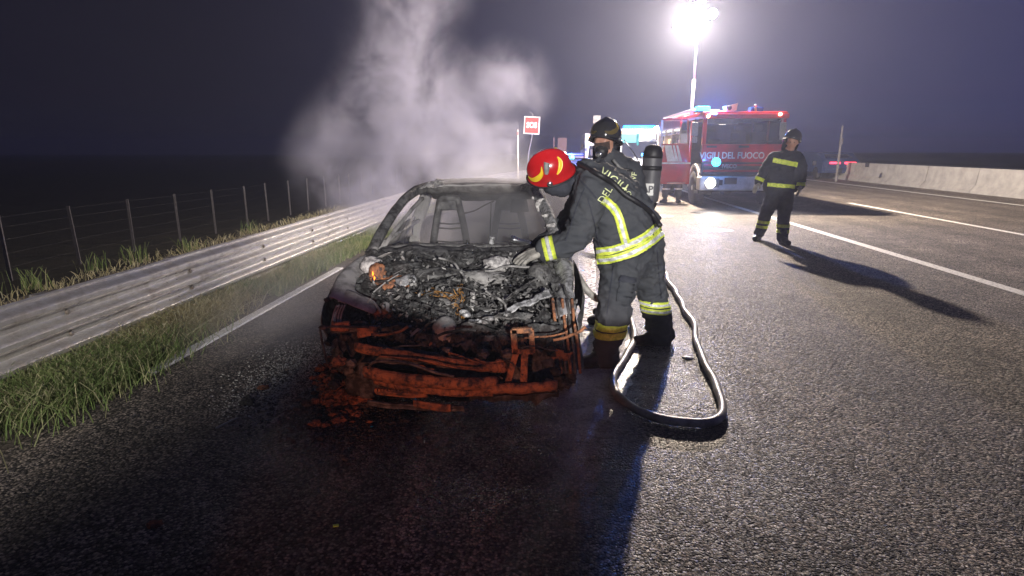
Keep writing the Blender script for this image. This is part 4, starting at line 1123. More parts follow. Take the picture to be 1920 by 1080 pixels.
mb = MB()
for k in range(420):
    px = rnd.gauss(648, 34); py = rnd.gauss(728, 30)
    if not (585 < px < 740 and 660 < py < 800): continue
    s = rnd.uniform(.008, .034); hgt = max(0, 1 - ((px - 655) / 60) ** 2) * max(0, 1 - ((py - 705) / 60) ** 2) * .14 * rnd.random()
    mb.blob(G(px, py, hgt) + Vector((0, 0, s * .3)), (s * 1.2, s, s * .75), .7, 2.2, 2, k * .9)
tag(mb.build('burned_rubble', 'rubble_rust', None, False, G(650, 730)), 'heap of rust-red burned crumbs under the left front of the wreck', kind='stuff')
labels = {
 'debris': [((640, 718), .075, .05, 'rubble_rust', 'rust-red lump leaning on the left end of the bumper'),
            ((606, 697), .05, .035, 'rubble_rust', 'flat reddish lump under the hanging lamp bar'),
            ((652, 752), .06, .045, 'rubble_rust', 'knobbly reddish lump lowest in the pile at the wheel'),
            ((668, 690), .07, .06, 'rubble_rust', 'largest crusted lump in the pile below the left lamp bracket'),
            ((628, 775), .028, .014, 'rubble_rust', 'small orange-red crumb lying just before the pile'),
            ((495, 729), .034, .016, 'rubble_rust', 'orange-brown fragment among the pale glare crumbs'),
            ((465, 757), .04, .03, 'rubble', 'black crumpled lump below the pale glare crumbs'),
            ((684, 765), .05, .03, 'rubble', 'black crusted lump beneath the lower bumper rail'),
            ((610, 735), .05, .035, 'rubble', 'dark lump at the outer foot of the pile'),
            ((290, 985), .03, .012, 'rubble_rust', 'brown crumb alone on the dark asphalt in the near corner'),
            ((760, 790), .03, .014, 'rubble', 'blackened crumb on the asphalt before the skid plate'),
            ((575, 760), .03, .02, 'rubble', 'dark crumb between the pile and the pale glare crumbs')]}
for i, ((px, py), s, h, m, lb) in enumerate(labels['debris']):
    c = G(px, py); o = MB().blob(c + Vector((0, 0, h * .6)), (s, s * .8, h), .6, 2.2, 4, i * 3.7).build('debris_lump', m, None, True, c)
    tag(o, lb, 'debris', 'burned lumps fallen from the car')
a, b_ = G(405, 803, .01), G(446, 783, .012)
o = MB().bar(a, b_, .012, .008).build('metal_strip', 'aluminium', None, False, a); tag(o, 'short bare metal strip lying on the dark asphalt below the pale glare crumbs', 'debris')
for (px, py), s, m, lb, nm in (((630, 987), .014, 'chip_green', 'bright yellow-green plastic chip on the dark asphalt', 'plastic_chip'), ((697, 801), .009, 'chip_cyan', 'tiny turquoise plastic chip before the bumper', 'plastic_chip')):
    c = G(px, py); o = MB().box(c + Vector((0, 0, .004)), (s * 1.8, s, .005), (5, 3, 20), .002).build(nm, m, None, False, c); tag(o, lb, 'debris')
# ================================================================== PEOPLE
def glove(root_name, parent, wrist, tip, palm_n, m, size=1.0, curl=.5, thumb_side=1, spread=1.0):
    """a gloved hand: palm, four unequal bent fingers and a thumb; palm_n = where the palm faces"""
    w_ = Vector(wrist); d = (Vector(tip) - w_).normalized(); n = Vector(palm_n); n = (n - d * n.dot(d)).normalized(); s = d.cross(n) * thumb_side
    L = .185 * size; ch = []
    pc = w_ + d * L * .30
    for k in (-1, -.33, .33, 1):
        ch.append([(w_ + s * k * .018 * size, .022 * size), (w_ + d * L * .48 + s * k * .030 * size, .017 * size)])
    lens = [.92, 1.0, .94, .76]
    for k in range(4):
        o = (1.5 - k) / 1.5
        b0 = w_ + d * L * .46 + s * o * .033 * size
        l = L * .5 * lens[k]; p = b0; dd = d + s * o * .10 * spread; r = .0125 * size; c = [(p, r * 1.05)]
        for q in range(3):
            dd = (dd + n * curl * (.35 + .25 * q)).normalized(); p = p + dd * l * (.45, .32, .23)[q]; r *= .93; c.append((p, r))
        ch.append(c)
    t0 = w_ + d * L * .12 + s * .026 * size
    t1 = t0 + (d * .55 + s * .75 + n * .2).normalized() * L * .26; t2 = t1 + (d * .95 + s * .15 + n * (.3 + curl * .4)).normalized() * L * .18; t3 = t2 + (d + n * (.3 + curl * .5) - s * .15).normalized() * L * .13
    ch.append([(t0, .018 * size), (t1, .0145 * size), (t2, .013 * size), (t3, .0115 * size)])
    me = merge_mesh(ch, .0045 * size, 2, .0012, 40)
    return link(root_name, me, m, parent, True)

def boot(parent, ankle, toe_dir, size=1.0, m='leather', hgt=.2):
    a = Vector(ankle); d = Vector(toe_dir); d.z = 0; d.normalize(); s = Vector((-d.y, d.x, 0))
    g = Vector((a.x, a.y, 0))
    ch = [[(g + Vector((0, 0, hgt)), .062 * size), (g + Vector((0, 0, .10)), .060 * size), (g - d * .035 + Vector((0, 0, .055)), .052 * size)],
          [(g - d * .04 + Vector((0, 0, .05)), .048 * size), (g + d * .06 + Vector((0, 0, .055)), .05 * size), (g + d * .14 * size + Vector((0, 0, .047)), .046 * size), (g + d * .19 * size + Vector((0, 0, .043)), .042 * size)],
          [(g + d * .02 + Vector((0, 0, .09)), .055 * size), (g + d * .10 + Vector((0, 0, .06)), .05 * size)]]
    me = merge_mesh(ch, .009, 3, .002, 20)
    for v in me.vertices:
        if v.co.z < .004: v.co.z = .004
    o = link('boot', me, m, parent, True)
    mb = MB(); pts = []
    for k in range(20):
        t = 2 * math.pi * k / 20; c_, s_ = math.cos(t), math.sin(t)
        pts.append(g + d * (.065 + .155 * c_ * size) + s * (.047 * s_ * size * (1 - .1 * c_)))
    mb.prism([p + Vector((0, 0, .001)) for p in pts], (0, 0, .028)).build('sole', 'black_rubber', o)
    return o

def helmet(parent, c, up, fwd, m, size=1.0, badge='grey_plastic', visor=True, stripes='helmet_yellow', neck=True, crest=True, visor_up=True):
    c = Vector(c); up = Vector(up).normalized(); f = Vector(fwd); f = (f - up * f.dot(up)).normalized(); s = f.cross(up)
    def P(a, b, h): return c + (f * a + s * b + up * h) * size
    # shell
    mb = MB(); vs = []; NU, NV = 40, 18
    for j in range(NV + 1):
        t = j / NV
        for i in range(NU):
            a = 2 * math.pi * i / NU; ca, sa = math.cos(a), math.sin(a)
            ph = t * math.pi * .5 * 1.32
            r = math.sin(min(ph, math.pi / 2 + .0)) if ph < math.pi / 2 else 1.0
            h = math.cos(ph) if ph < math.pi / 2 else -(ph - math.pi / 2) * (.80 + .65 * max(0, -ca) - .55 * max(0, ca) ** 2)
            la = .140 + .012 * max(0, -ca); lb = .118
            fl = 1 + (.10 * max(0, (t - .86) / .14) ** 1.2 if ph > math.pi / 2 else 0)
            ridge = .012 * math.exp(-(sa * r / .16) ** 2) * (1 if crest else 0) * (r < 1) 
            vs.append(P(la * r * ca * fl, lb * r * sa * fl, .125 * h + ridge * max(0, math.cos(ph))))
    fs = [(j * NU + i, j * NU + (i + 1) % NU, (j + 1) * NU + (i + 1) % NU, (j + 1) * NU + i) for j in range(NV) for i in range(NU)]
    mb.add(vs, fs)
    inner = [c + (v - c) * .95 for v in vs]; n = len(mb.v)
    mb.v += inner; mb.f += [[n + a for a in q][::-1] for q in fs]
    mb.f += [[NV * NU + i, NV * NU + (i + 1) % NU, n + NV * NU + (i + 1) % NU, n + NV * NU + i] for i in range(NU)]
    me = mb.mesh('helmet'); bv = bvh_of(me)
    h_ = link('helmet', me, m, parent, True)
    rim_ = [vs[NV * NU + i] for i in range(NU)] + [vs[NV * NU]]
    MB().tube(rim_, .006 * size, 6, False).build('rim', 'black_rubber', h_, True)
    def decal(name, pts, mm, th=.004):
        g = []; P_ = catmull([(a, b, w__) for a, b, w__ in pts], 6); ac = 3
        for i, p in enumerate(P_):
            t = P_[min(i + 1, len(P_) - 1)] - P_[max(i - 1, 0)]; t = Vector((t.x, t.y)).normalized(); nn = Vector((-t.y, t.x))
            for k in range(ac + 1):
                o_ = (k / ac - .5) * p.z; az, el = R(p.x + nn.x * o_), R(p.y + nn.y * o_)
                d = f * math.cos(az) * math.cos(el) + s * math.sin(az) * math.cos(el) + up * math.sin(el)
                q = bv.ray_cast(c + d * 1.0, -d, 2)
                pt = q[0] if q[0] is not None else c + d * .14
                g.append((pt + d * .0035, d))
        w__ = ac + 1; n_ = len(g); v2 = [a for a, _ in g] + [a - b * th for a, b in g]; f2 = []
        for i in range(len(P_) - 1):
            for k in range(ac): f2.append((i * w__ + k, i * w__ + k + 1, (i + 1) * w__ + k + 1, (i + 1) * w__ + k))
            for k in (0, ac): f2.append((i * w__ + k, (i + 1) * w__ + k, (i + 1) * w__ + k + n_, i * w__ + k + n_))
        return MB().add(v2, f2).build(name, mm, h_, True)
    if stripes:
        for q in (-1, 1):
            decal('flash', [(q * 14, 10, 3), (q * 30, 6, 11), (q * 50, 12, 16), (q * 68, 26, 12), (q * 74, 46, 3)], stripes)
            decal('flash', [(q * 112, 4, 3), (q * 126, 12, 11), (q * 142, 26, 12), (q * 150, 40, 3)], stripes)
    if badge: decal('badge', [(-82, 20, 10), (-90, 36, 20), (-100, 52, 22)], badge)
    if visor:
        mb = MB(); vv = []
        lo, hi = (-.20, -.02) if not visor_up else (-.02, .10)
        for j in range(9):
            for i in range(17):
                a = R(-72 + 144 * i / 16); h = lo + (hi - lo) * j / 8
                rk = math.sqrt(max(.3, 1 - (max(h, 0) / .13) ** 2)); vv.append(P((.152 * math.cos(a) + .002) * rk, .128 * math.sin(a) * rk, h * .94))
        mb.add(vv, [(j * 17 + i, j * 17 + i + 1, (j + 1) * 17 + i + 1, (j + 1) * 17 + i) for j in range(8) for i in range(16)])
        n = len(mb.v); mb.v += [c + (v - c) * .985 for v in vv]; mb.f += [[a + n for a in q][::-1] for q in mb.f[:]]
        mb.build('visor', 'visor', h_, True)
    for q in (-1, 1):
        MB().lathe([(.0, -.01), (.02, -.01), (.022, .006), (.012, .012), (0, .012)], P(.02, q * .122, -.03), s * q, 14).build('visor_pivot', 'chrome', h_, True)
    if neck:
        mb = MB(); vv = []
        for j in range(7):
            for i in range(19):
                a = R(100 + 160 * i / 18); t = j / 6
                vv.append(P((.140 - .02 * t) * math.cos(a), (.118 - .01 * t) * math.sin(a), -.09 - .13 * t))
        mb.add(vv, [(j * 19 + i, j * 19 + i + 1, (j + 1) * 19 + i + 1, (j + 1) * 19 + i) for j in range(6) for i in range(18)])
        n = len(mb.v); mb.v += [c + (v - c) * .96 for v in vv]; mb.f += [[a + n for a in q][::-1] for q in mb.f[:]]
        mb.build('neck_guard', 'cloth_dark', h_, True)
    return h_

def head_chains(c, up, fwd, k=1.0):
    """skull, jaw, nose, brows, ears"""
    c = Vector(c); up = Vector(up).normalized(); f = Vector(fwd); f = (f - up * f.dot(up)).normalized(); s = f.cross(up)
    P = lambda a, b, h: c + (f * a + s * b + up * h) * k
    return [[(P(-.02, 0, .03), .092 * k), (P(.01, 0, .02), .088 * k)], [(P(.02, 0, -.03), .070 * k), (P(.045, 0, -.085), .045 * k)], [(P(.03, -.03, -.06), .042 * k), (P(.03, .03, -.06), .042 * k)],
            [(P(.092, 0, -.005), .010 * k), (P(.112, 0, -.040), .013 * k)], [(P(.082, -.03, .012), .013 * k), (P(.082, .03, .012), .013 * k)],
            [(P(.088, -.018, -.072), .008 * k), (P(.088, .018, -.072), .008 * k)], [(P(-.0, -.086, -.02), .016 * k), (P(-.0, -.088, -.045), .012 * k)], [(P(-.0, .086, -.02), .016 * k), (P(-.0, .088, -.045), .012 * k)],
            [(P(-.01, 0, -.06), .060 * k), (P(-.03, 0, -.16), .058 * k)]]

def eyes(parent, c, up, fwd, k=1.0):
    c = Vector(c); up = Vector(up).normalized(); f = Vector(fwd); f = (f - up * f.dot(up)).normalized(); s = f.cross(up)
    for q in (-1, 1):
        MB().blob(c + (f * .083 + s * .031 * q - up * .006) * k, (.010 * k,) * 3, 0, 1, 2).build('eye', 'leather', parent, True)

def skin_faces(me, c, r, owner):
    c = Vector(c) - wloc(owner)
    for p in me.polygons:
        if (p.center - c).length < r: p.material_index = 1

# ---------------------------------------------------------------- 1: bending firefighter
ff = thing('person', 'firefighter in a red helmet bending over the burned car with one gloved hand on it', 'person', (.60, 4.4, 0), 'firefighters at the scene')
hd = W(1030, 318, 4.28)
h_up = Vector((-.36, -.58, .74)); h_f = Vector((-.80, .15, -.5))
BODY = []
def wc(*a): return [(W(x, y, Y), r) for x, y, Y, r in a]
# legs
BODY += [wc((1172, 470, 4.36, .165), (1162, 520, 4.30, .150), (1154, 560, 4.25, .132), (1150, 590, 4.21, .132), (1142, 625, 4.19, .112), (1138, 655, 4.18, .100), (1137, 672, 4.18, .098))]
BODY += [wc((1205, 462, 4.55, .155), (1212, 500, 4.62, .140), (1220, 535, 4.68, .122), (1226, 565, 4.71, .118), (1233, 595, 4.73, .112), (1236, 618, 4.74, .112), (1238, 630, 4.74, .114))]
BODY += [wc((1160, 480, 4.36, .14), (1200, 466, 4.56, .14)), wc((1180, 500, 4.4, .13), (1196, 496, 4.56, .12))]
# jacket: skirt, waist, back, shoulders
BODY += [wc((1162, 482, 4.36, .170), (1152, 440, 4.34, .170), (1140, 400, 4.32, .160), (1122, 365, 4.30, .140), (1108, 345, 4.28, .125))]
BODY += [wc((1205, 460, 4.52, .165), (1196, 420, 4.52, .175), (1178, 385, 4.50, .165), (1150, 352, 4.48, .150), (1118, 330, 4.48, .13))]
BODY += [wc((1186, 462, 4.36, .165), (1178, 425, 4.34, .17), (1160, 380, 4.34, .16), (1130, 345, 4.32, .14), (1104, 325, 4.34, .105))]
BODY += [wc((1112, 340, 4.26, .115), (1112, 332, 4.55, .115))]
BODY += [wc((1090, 332, 4.40, .095), (1062, 338, 4.36, .085), (1046, 340, 4.34, .082))]
# left arm, near us
BODY += [wc((1110, 352, 4.22, .125), (1100, 385, 4.17, .122), (1090, 420, 4.12, .110), (1082, 446, 4.09, .098), (1064, 458, 4.09, .088), (1040, 464, 4.09, .080), (1020, 469, 4.09, .076))]
# right arm, far side
BODY += [wc((1106, 350, 4.58, .115), (1085, 390, 4.60, .105), (1066, 420, 4.60, .095), (1040, 446, 4.50, .08), (1012, 462, 4.36, .068))]
me = merge_mesh(BODY + head_chains(hd + Vector((0, 0, -.02)), h_up, h_f, 1.0), .0115, 4, .021, 7.5, 1.3)
body = link('body', me, ['cloth', 'skin'], ff, True); skin_faces(me, hd + h_f * .05 - h_up * .03, .115, ff)
tmp = me.copy(); tmp.transform(Matrix.Translation(wloc(ff))); bv = bvh_of(tmp)
eyes(ff, hd + Vector((0, 0, -.02)), h_up, h_f)
helmet(ff, hd + h_up * .03 + Vector((0, 0, -.01)), h_up, h_f, 'helmet_red', 1.12, neck=False, visor=False)
# collar and balaclava
me2 = merge_mesh([wc((1052, 346, 4.30, .095), (1038, 345, 4.28, .085), (1066, 340, 4.34, .10))], .012, 4, .006, 16)
link('hood_collar', me2, 'cloth_dark', ff, True)
# reflective tape
def tape(pts, wd, parent=None):
    strip('yellow_tape', bv, [(x, y, wd) for x, y in pts], 'strip_yellow', ff, .006)
    strip('silver_tape', bv, [(x, y, wd * .42) for x, y in pts], 'strip_silver', ff, .009)
tape([(1119, 472), (1150, 468), (1180, 458), (1210, 443), (1236, 421)], 15)
tape([(1119, 488), (1150, 485), (1182, 475), (1214, 459), (1242, 437)], 15)
tape([(1130, 374), (1148, 388), (1159, 405), (1167, 432), (1175, 462)], 17)
strip('jacket_hem', bv, [(1119, 497, 2.5), (1150, 494, 2.5), (1184, 484, 2.5), (1216, 468, 2.5), (1244, 446, 2.5)], 'cloth_dark', ff, .008)
cl = W(1024, 468, 4.09); ring('cuff_tape', bv, W(1030, 467, 4.09), W(1030, 467, 4.09) - W(1055, 461, 4.09), .040, 'strip_yellow', ff, .006, maxr=.115)
ring('silver_cuff_tape', bv, W(1030, 467, 4.09), W(1030, 467, 4.09) - W(1055, 461, 4.09), .014, 'strip_silver', ff, .010, maxr=.115)
for z in (.315, .255):
    c = W(1140, 600, 4.19); ring('trouser_tape', bv, (c.x - .005, c.y, z), (0, 0, 1), .024, 'strip_yellow', ff, .006, maxr=.15)
    c = W(1230, 585, 4.725); ring('trouser_tape', bv, (c.x, c.y, z + .05), (.05, 0, 1), .024, 'strip_yellow', ff, .006, maxr=.16)
    ring('silver_trouser_tape', bv, (c.x, c.y, z + .05), (.05, 0, 1), .009, 'strip_silver', ff, .013, maxr=.16)
strip('side_seam', bv, [(1102, 372, 2), (1112, 410, 2), (1120, 445, 2), (1124, 466, 2)], 'cloth_dark', ff, .004)
strip('sleeve_seam', bv, [(1096, 352, 2), (1080, 392, 2), (1068, 430, 2), (1060, 452, 2)], 'cloth_dark', ff, .004)
strip('trouser_seam', bv, [(1150, 500, 2), (1144, 545, 2), (1138, 590, 2)], 'cloth_dark', ff, .004)
strip('trouser_seam', bv, [(1232, 470, 2), (1236, 520, 2), (1240, 560, 2)], 'cloth_dark', ff, .004)
strip('thigh_pocket', bv, [(1176, 525, 26), (1172, 545, 27), (1168, 566, 26)], 'cloth', ff, .014, th=.014)
strip('pocket_flap', bv, [(1177, 520, 28), (1176, 528, 29)], 'cloth_dark', ff, .019, th=.01)
strip('shoulder_yoke', bv, [(1078, 330, 3), (1096, 346, 3), (1118, 372, 3)], 'cloth_dark', ff, .005)
# lettering across the back
cloth_text('lettering', bv, 'VIGILI', (1150, 338), -36, 22, 'letter', ff, .007, 1.05, .02)
cloth_text('lettering', bv, 'DEL', (1134, 366), 58, 19, 'letter', ff, .007, 1.05, .02)
cloth_text('lettering', bv, 'FUOCO', (1160, 352), -36, 15, 'letter', ff, .007, 1.05, .02)
# air hose / strap slung over the back
pts = [(1084, 306), (1100, 316), (1122, 330), (1146, 345), (1170, 362), (1196, 384), (1216, 400), (1238, 424)]
P3 = []
for x, y in pts:
    q, nr = cast(bv, x, y, W(x, y, 4.3)); P3.append(q + nr * .022)
MB().tube(catmull(P3, 5), .020, 10).build('shoulder_strap', 'black_rubber', ff, True)
glove('glove', ff, W(1016, 470, 4.09), W(975, 486, 4.02), (-.15, .25, -1), 'glove', 1.25, .45, -1)
glove('glove', ff, W(1012, 462, 4.34), W(972, 474, 4.22), (-.1, .1, -1), 'glove_dark', 1.15, .75, 1)
boot(ff, W(1137, 668, 4.18), (-.9, -.35, 0), 1.05, 'leather', .18)
boot(ff, W(1238, 632, 4.73), (-.85, -.25, 0), 1.05, 'leather', .16)
MB().sheet(W(1128, 455, 4.1), W(1150, 452, 4.1), W(1150, 445, 4.1), W(1128, 448, 4.1), 4, 2, .006, .003, 9).build

# ---------------------------------------------------------------- 2: masked firefighter behind
f2 = thing('person', 'firefighter in a black helmet and breathing mask with an air cylinder on his back', 'person', (.60, 5.45, 0), 'firefighters at the scene')
hd = W(1133, 262, 5.42); up2 = Vector((-.10, -.12, 1)); fw2 = Vector((-.40, -.90, -.22))
B2 = [[(Vector((.56, 5.42, .93)), .125), (Vector((.55, 5.36, .5)), .105), (Vector((.53, 5.32, .12)), .095)], [(Vector((.66, 5.56, .93)), .125), (Vector((.62, 5.60, .5)), .10), (Vector((.60, 5.62, .12)), .092)]]
B2 += [wc((1160, 470, 5.45, .17), (1162, 420, 5.45, .18), (1160, 370, 5.45, .185), (1156, 330, 5.45, .17), (1152, 310, 5.45, .13))]
B2 += [wc((1180, 440, 5.5, .16), (1182, 390, 5.5, .16), (1180, 340, 5.5, .15), (1172, 316, 5.5, .11))]
B2 += [wc((1112, 322, 5.38, .10), (1180, 318, 5.55, .105)), wc((1140, 305, 5.42, .075), (1136, 280, 5.42, .075))]
B2 += [wc((1184, 322, 5.42, .100), (1190, 360, 5.34, .092), (1178, 400, 5.22, .08), (1150, 410, 5.05, .07), (1128, 408, 4.95, .058))]
B2 += [wc((1110, 322, 5.34, .10), (1100, 360, 5.2, .085), (1095, 395, 5.05, .075), (1085, 405, 4.92, .06))]
me = merge_mesh(B2 + head_chains(hd + Vector((0, 0, -.04)), up2, fw2), .0135, 6, .010, 8, 5.0)
link('body', me, ['cloth', 'skin'], f2, True); skin_faces(me, hd + fw2 * .06 - up2 * .03, .10, f2)
tmp = me.copy(); tmp.transform(Matrix.Translation(wloc(f2))); bv2 = bvh_of(tmp)
helmet(f2, hd + up2 * .045 + Vector((.02, .02, 0)), up2 + Vector((.12, .1, 0)), fw2, 'helmet_black', 1.15, badge=None, visor_up=True)
ff2f = fw2.normalized(); s2 = ff2f.cross(up2).normalized(); u2 = s2.cross(ff2f)
mc = hd + Vector((0, 0, -.055))
mk = MB().blob(mc + ff2f * .075 - u2 * .035, (.062, .055, .062), .05, 2, 3, 3, None).build('breathing_mask', 'black_rubber', f2, True)
vv = []
for j in range(9):
    for i in range(13):
        a = R(-62 + 124 * i / 12); h = -.02 + .075 * j / 8
        vv.append(mc + ff2f * (.122 * math.cos(a)) + s2 * (.088 * math.sin(a)) + u2 * h)
m_ = MB().add(vv, [(j * 13 + i, j * 13 + i + 1, (j + 1) * 13 + i + 1, (j + 1) * 13 + i) for j in range(8) for i in range(12)])
n = len(m_.v); m_.v += [mc + (v - mc) * .97 for v in vv]; m_.f += [[a + n for a in q][::-1] for q in m_.f[:]]
m_.build('mask_window', 'visor', mk, True)
MB().lathe([(0, 0), (.030, 0), (.030, .022), (.022, .030), (0, .030)], mc + ff2f * .128 - u2 * .045, ff2f, 18).build('demand_valve', 'chrome', mk, True)
MB().lathe([(0, .03), (.014, .03), (.014, .042), (0, .042)], mc + ff2f * .128 - u2 * .045, ff2f, 14).build('valve_button', 'grey_plastic', mk, True)
MB().tube(catmull([mc + ff2f * .12 - u2 * .06, mc + ff2f * .12 - u2 * .16 + s2 * .04, mc + s2 * .12 - u2 * .24, W(1176, 318, 5.3), W(1200, 330, 5.5)], 6), .012, 8).build('air_hose', 'black_rubber', f2, True)
MB().tube(catmull([W(1150, 300, 5.28), W(1160, 312, 5.26), W(1172, 325, 5.28), W(1180, 345, 5.3)], 5), .014, 8).build('harness_strap', 'grey_plastic', f2, True)
MB().tube(catmull([W(1170, 262, 5.4), W(1184, 280, 5.4), W(1196, 300, 5.45)], 5), .005, 6).build('pressure_line', 'chrome', f2, True)
cy = W(1213, 300, 5.62)
ax = Vector((.03, 0, 1)).normalized(); b0 = W(1216, 385, 5.62)
cyl = MB().lathe([(.0, 0), (.035, .004), (.065, .02), (.086, .05), (.090, .09), (.090, .46), (.086, .50), (.070, .535), (.045, .552), (0, .558)], b0, ax, 32).build('air_cylinder', 'cylinder_grey', f2, True)
MB().lathe([(.089, .44), (.092, .44), (.092, .47), (.088, .50), (.072, .54), (.046, .558), (.0, .564)], b0, ax, 32).build('cylinder_cap', 'black_rubber', cyl, True)
MB().lathe([(.0915, .33), (.096, .33), (.096, .37), (.0915, .37)], b0, ax, 32).build('cylinder_band', 'black_rubber', cyl, True)
MB().lathe([(0, -.06), (.05, -.06), (.06, -.03), (.084, .03), (.0, .03)], b0, ax, 24).build('valve_guard', 'black_rubber', cyl, True)
# label wrapped on the cylinder
mb = MB(); vv = []; az0 = math.atan2(-b0.y, -b0.x)
for j in range(2):
    for i in range(9):
        a = az0 - .62 + 1.0 * i / 8; h = .10 + .11 * j
        vv.append(b0 + ax * h + Vector((math.cos(a), math.sin(a), 0)) * .0925)
mb.add(vv, [(i, i + 1, i + 10, i + 9) for i in range(8)]).build('cylinder_label', 'label_white', cyl, True)
t = text_mesh('API', .085, 0, .003)
for v in t.vertices:
    a = az0 - .12 + v.co.x / .093; h = .155 + v.co.y; v.co = b0 + ax * h + Vector((math.cos(a), math.sin(a), 0)) * .0945
link('label_lettering', t, 'cylinder_grey', cyl)
MB().box(W(1194, 345, 5.5), (.02, .16, .42), bev=.01).build('back_plate', 'black_rubber', f2)
for (x, y, a, s_) in ((1188, 335, 80, 16),):
    cloth_text('lettering', bv2, 'VVF', (x, y), a, 14, 'letter', f2, .008, 1.0, .02)
strip('yellow_tape', bv2, [(1176, 352, 6), (1184, 366, 6), (1190, 384, 6)], 'strip_yellow', f2, .008)
glove('glove', f2, W(1128, 408, 4.95), W(1100, 415, 4.85), (-.3, .2, -1), 'glove_dark', 1.1, .6, -1)
glove('glove', f2, W(1085, 405, 4.92), W(1066, 415, 4.86), (-.3, .2, -1), 'glove_dark', 1.1, .6, 1)
boot(f2, (.53, 5.32, .12), (-.8, -.5, 0)); boot(f2, (.60, 5.62, .12), (-.8, -.5, 0))

# ---------------------------------------------------------------- 3: firefighter walking on the right
f3 = thing('person', 'firefighter standing on the open road beside the white line with arms held away', 'person', (3.9, 10.5, 0), 'firefighters at the scene')
hd = W(1486, 262, 10.45); up3 = Vector((.05, -.1, 1)); fw3 = Vector((-.35, -.9, -.25))
q = 10.5
B3 = [wc((1449, 366, q, .135), (1443, 385, q + .02, .125), (1436, 400, q + .08, .108), (1430, 420, q + .16, .10), (1424, 436, q + .22, .095))]
B3 += [wc((1473, 366, q, .135), (1472, 388, q - .02, .125), (1469, 408, q - .08, .108), (1468, 428, q - .15, .10), (1467, 446, q - .2, .095))]
B3 += [wc((1463, 360, q, .17), (1464, 340, q, .185), (1470, 315, q, .185), (1474, 298, q, .17)), wc((1445, 350, q, .13), (1448, 330, q, .13), (1456, 300, q, .13)), wc((1482, 350, q, .13), (1488, 330, q, .13), (1490, 300, q, .13))]
B3 += [wc((1452, 296, q, .105), (1492, 294, q, .105)), wc((1476, 290, q, .10), (1480, 280, q, .075)),
       wc((1449, 297, q, .100), (1438, 312, q - .02, .092), (1429, 326, q - .05, .082), (1422, 341, q - .12, .070)),
       wc((1496, 296, q, .100), (1503, 312, q, .092), (1504, 330, q - .02, .082), (1501, 348, q - .08, .070))]
me = merge_mesh(B3 + head_chains(hd + Vector((0, 0, -.03)), up3, fw3), .014, 5, .011, 8, 9.0)
link('body', me, ['cloth_dark', 'skin'], f3, True); skin_faces(me, hd + fw3 * .04 - up3 * .05, .125, f3)
tmp = me.copy(); tmp.transform(Matrix.Translation(wloc(f3))); bv3 = bvh_of(tmp)
eyes(f3, hd + Vector((0, 0, -.03)), up3, fw3)
helmet(f3, hd + up3 * .045, up3 + Vector((.15, 0, 0)), fw3, 'helmet_black', 1.10, badge=None, visor_up=True, stripes='chrome')
for (x0, y0, x1, y1, wd) in ((1449, 300, 1495, 309, 9), (1439, 346, 1490, 350, 7)):
    strip('yellow_tape', bv3, [(x0, y0, wd), ((x0 + x1) / 2, (y0 + y1) / 2, wd), (x1, y1, wd)], 'strip_yellow', f3, .010)
ring('cuff_tape', bv3, W(1424, 336, q - .10), W(1424, 336, q) - W(1429, 326, q), .030, 'strip_yellow', f3, maxr=.1)
ring('cuff_tape', bv3, W(1501, 345, q - .07), (0, 0, 1), .030, 'strip_yellow', f3, maxr=.1)
for (x, y, Y_) in ((1431, 416, q + .15), (1428, 425, q + .18), (1468, 423, q - .13), (1467, 433, q - .16)):
    ring('trouser_tape', bv3, W(x, y, Y_), (.08 if x < 1450 else 0, 0, 1), .026, 'strip_yellow', f3, maxr=.13)
glove('glove', f3, W(1421, 343, q - .12), W(1413, 358, q - .2), (.3, .1, 0), 'glove', 1.15, .4, 1)
glove('glove', f3, W(1501, 350, q - .08), W(1497, 367, q - .2), (-.6, .1, 0), 'glove', 1.15, .4, -1)
boot(f3, W(1422, 440, q + .24), (-.55, -.83, 0), 1.1); boot(f3, W(1467, 450, q - .22), (.12, -.99, 0), 1.1)

# ---------------------------------------------------------------- 4: firefighter half hidden behind the truck door
f4 = thing('person', 'firefighter crouching behind the open truck door with only boots and trousers showing', 'person', (3.5, 18.4, 0), 'firefighters at the scene')
q = 18.3
B4 = [wc((1254, 334, q, .16), (1250, 350, q - .05, .12), (1247, 366, q, .10)), wc((1268, 334, q, .16), (1272, 350, q - .05, .12), (1271, 364, q, .10)),
      wc((1262, 330, q, .20), (1262, 312, q, .20), (1264, 298, q, .18), (1265, 292, q, .11)), wc((1250, 296, q, .1), (1279, 296, q, .1)),
      wc((1250, 297, q, .1), (1244, 315, q, .09), (1252, 330, q - .2, .07)), wc((1279, 297, q, .1), (1284, 315, q, .09), (1276, 330, q - .2, .07))]
hd = W(1265, 279, q)
me = merge_mesh(B4 + head_chains(hd, (0, 0, 1), (-.2, 1, 0)), .018, 5, .011, 8, 19.0)
link('body', me, ['cloth', 'skin'], f4, True); skin_faces(me, hd, .11, f4)
tmp = me.copy(); tmp.transform(Matrix.Translation(wloc(f4))); bv4 = bvh_of(tmp)
helmet(f4, hd + Vector((0, 0, .05)), (0, 0, 1), (-.2, 1, 0), 'helmet_black', 1.1, badge=None)
for x, y in ((1249, 354), (1272, 354)):
    ring('trouser_tape', bv4, W(x, y, q - .03), (0, 0, 1), .022, 'strip_silver', f4, maxr=.15)
for a, b_ in ((W(1252, 331, q - .2), W(1256, 340, q - .25)), (W(1276, 331, q - .2), W(1272, 340, q - .25))):
    glove('glove', f4, a, b_, (0, .3, -1), 'glove_dark', 1.1, .5)
boot(f4, W(1247, 372, q), (-.7, -.7, 0), 1.1); boot(f4, W(1271, 370, q), (.1, -1, 0), 1.1)

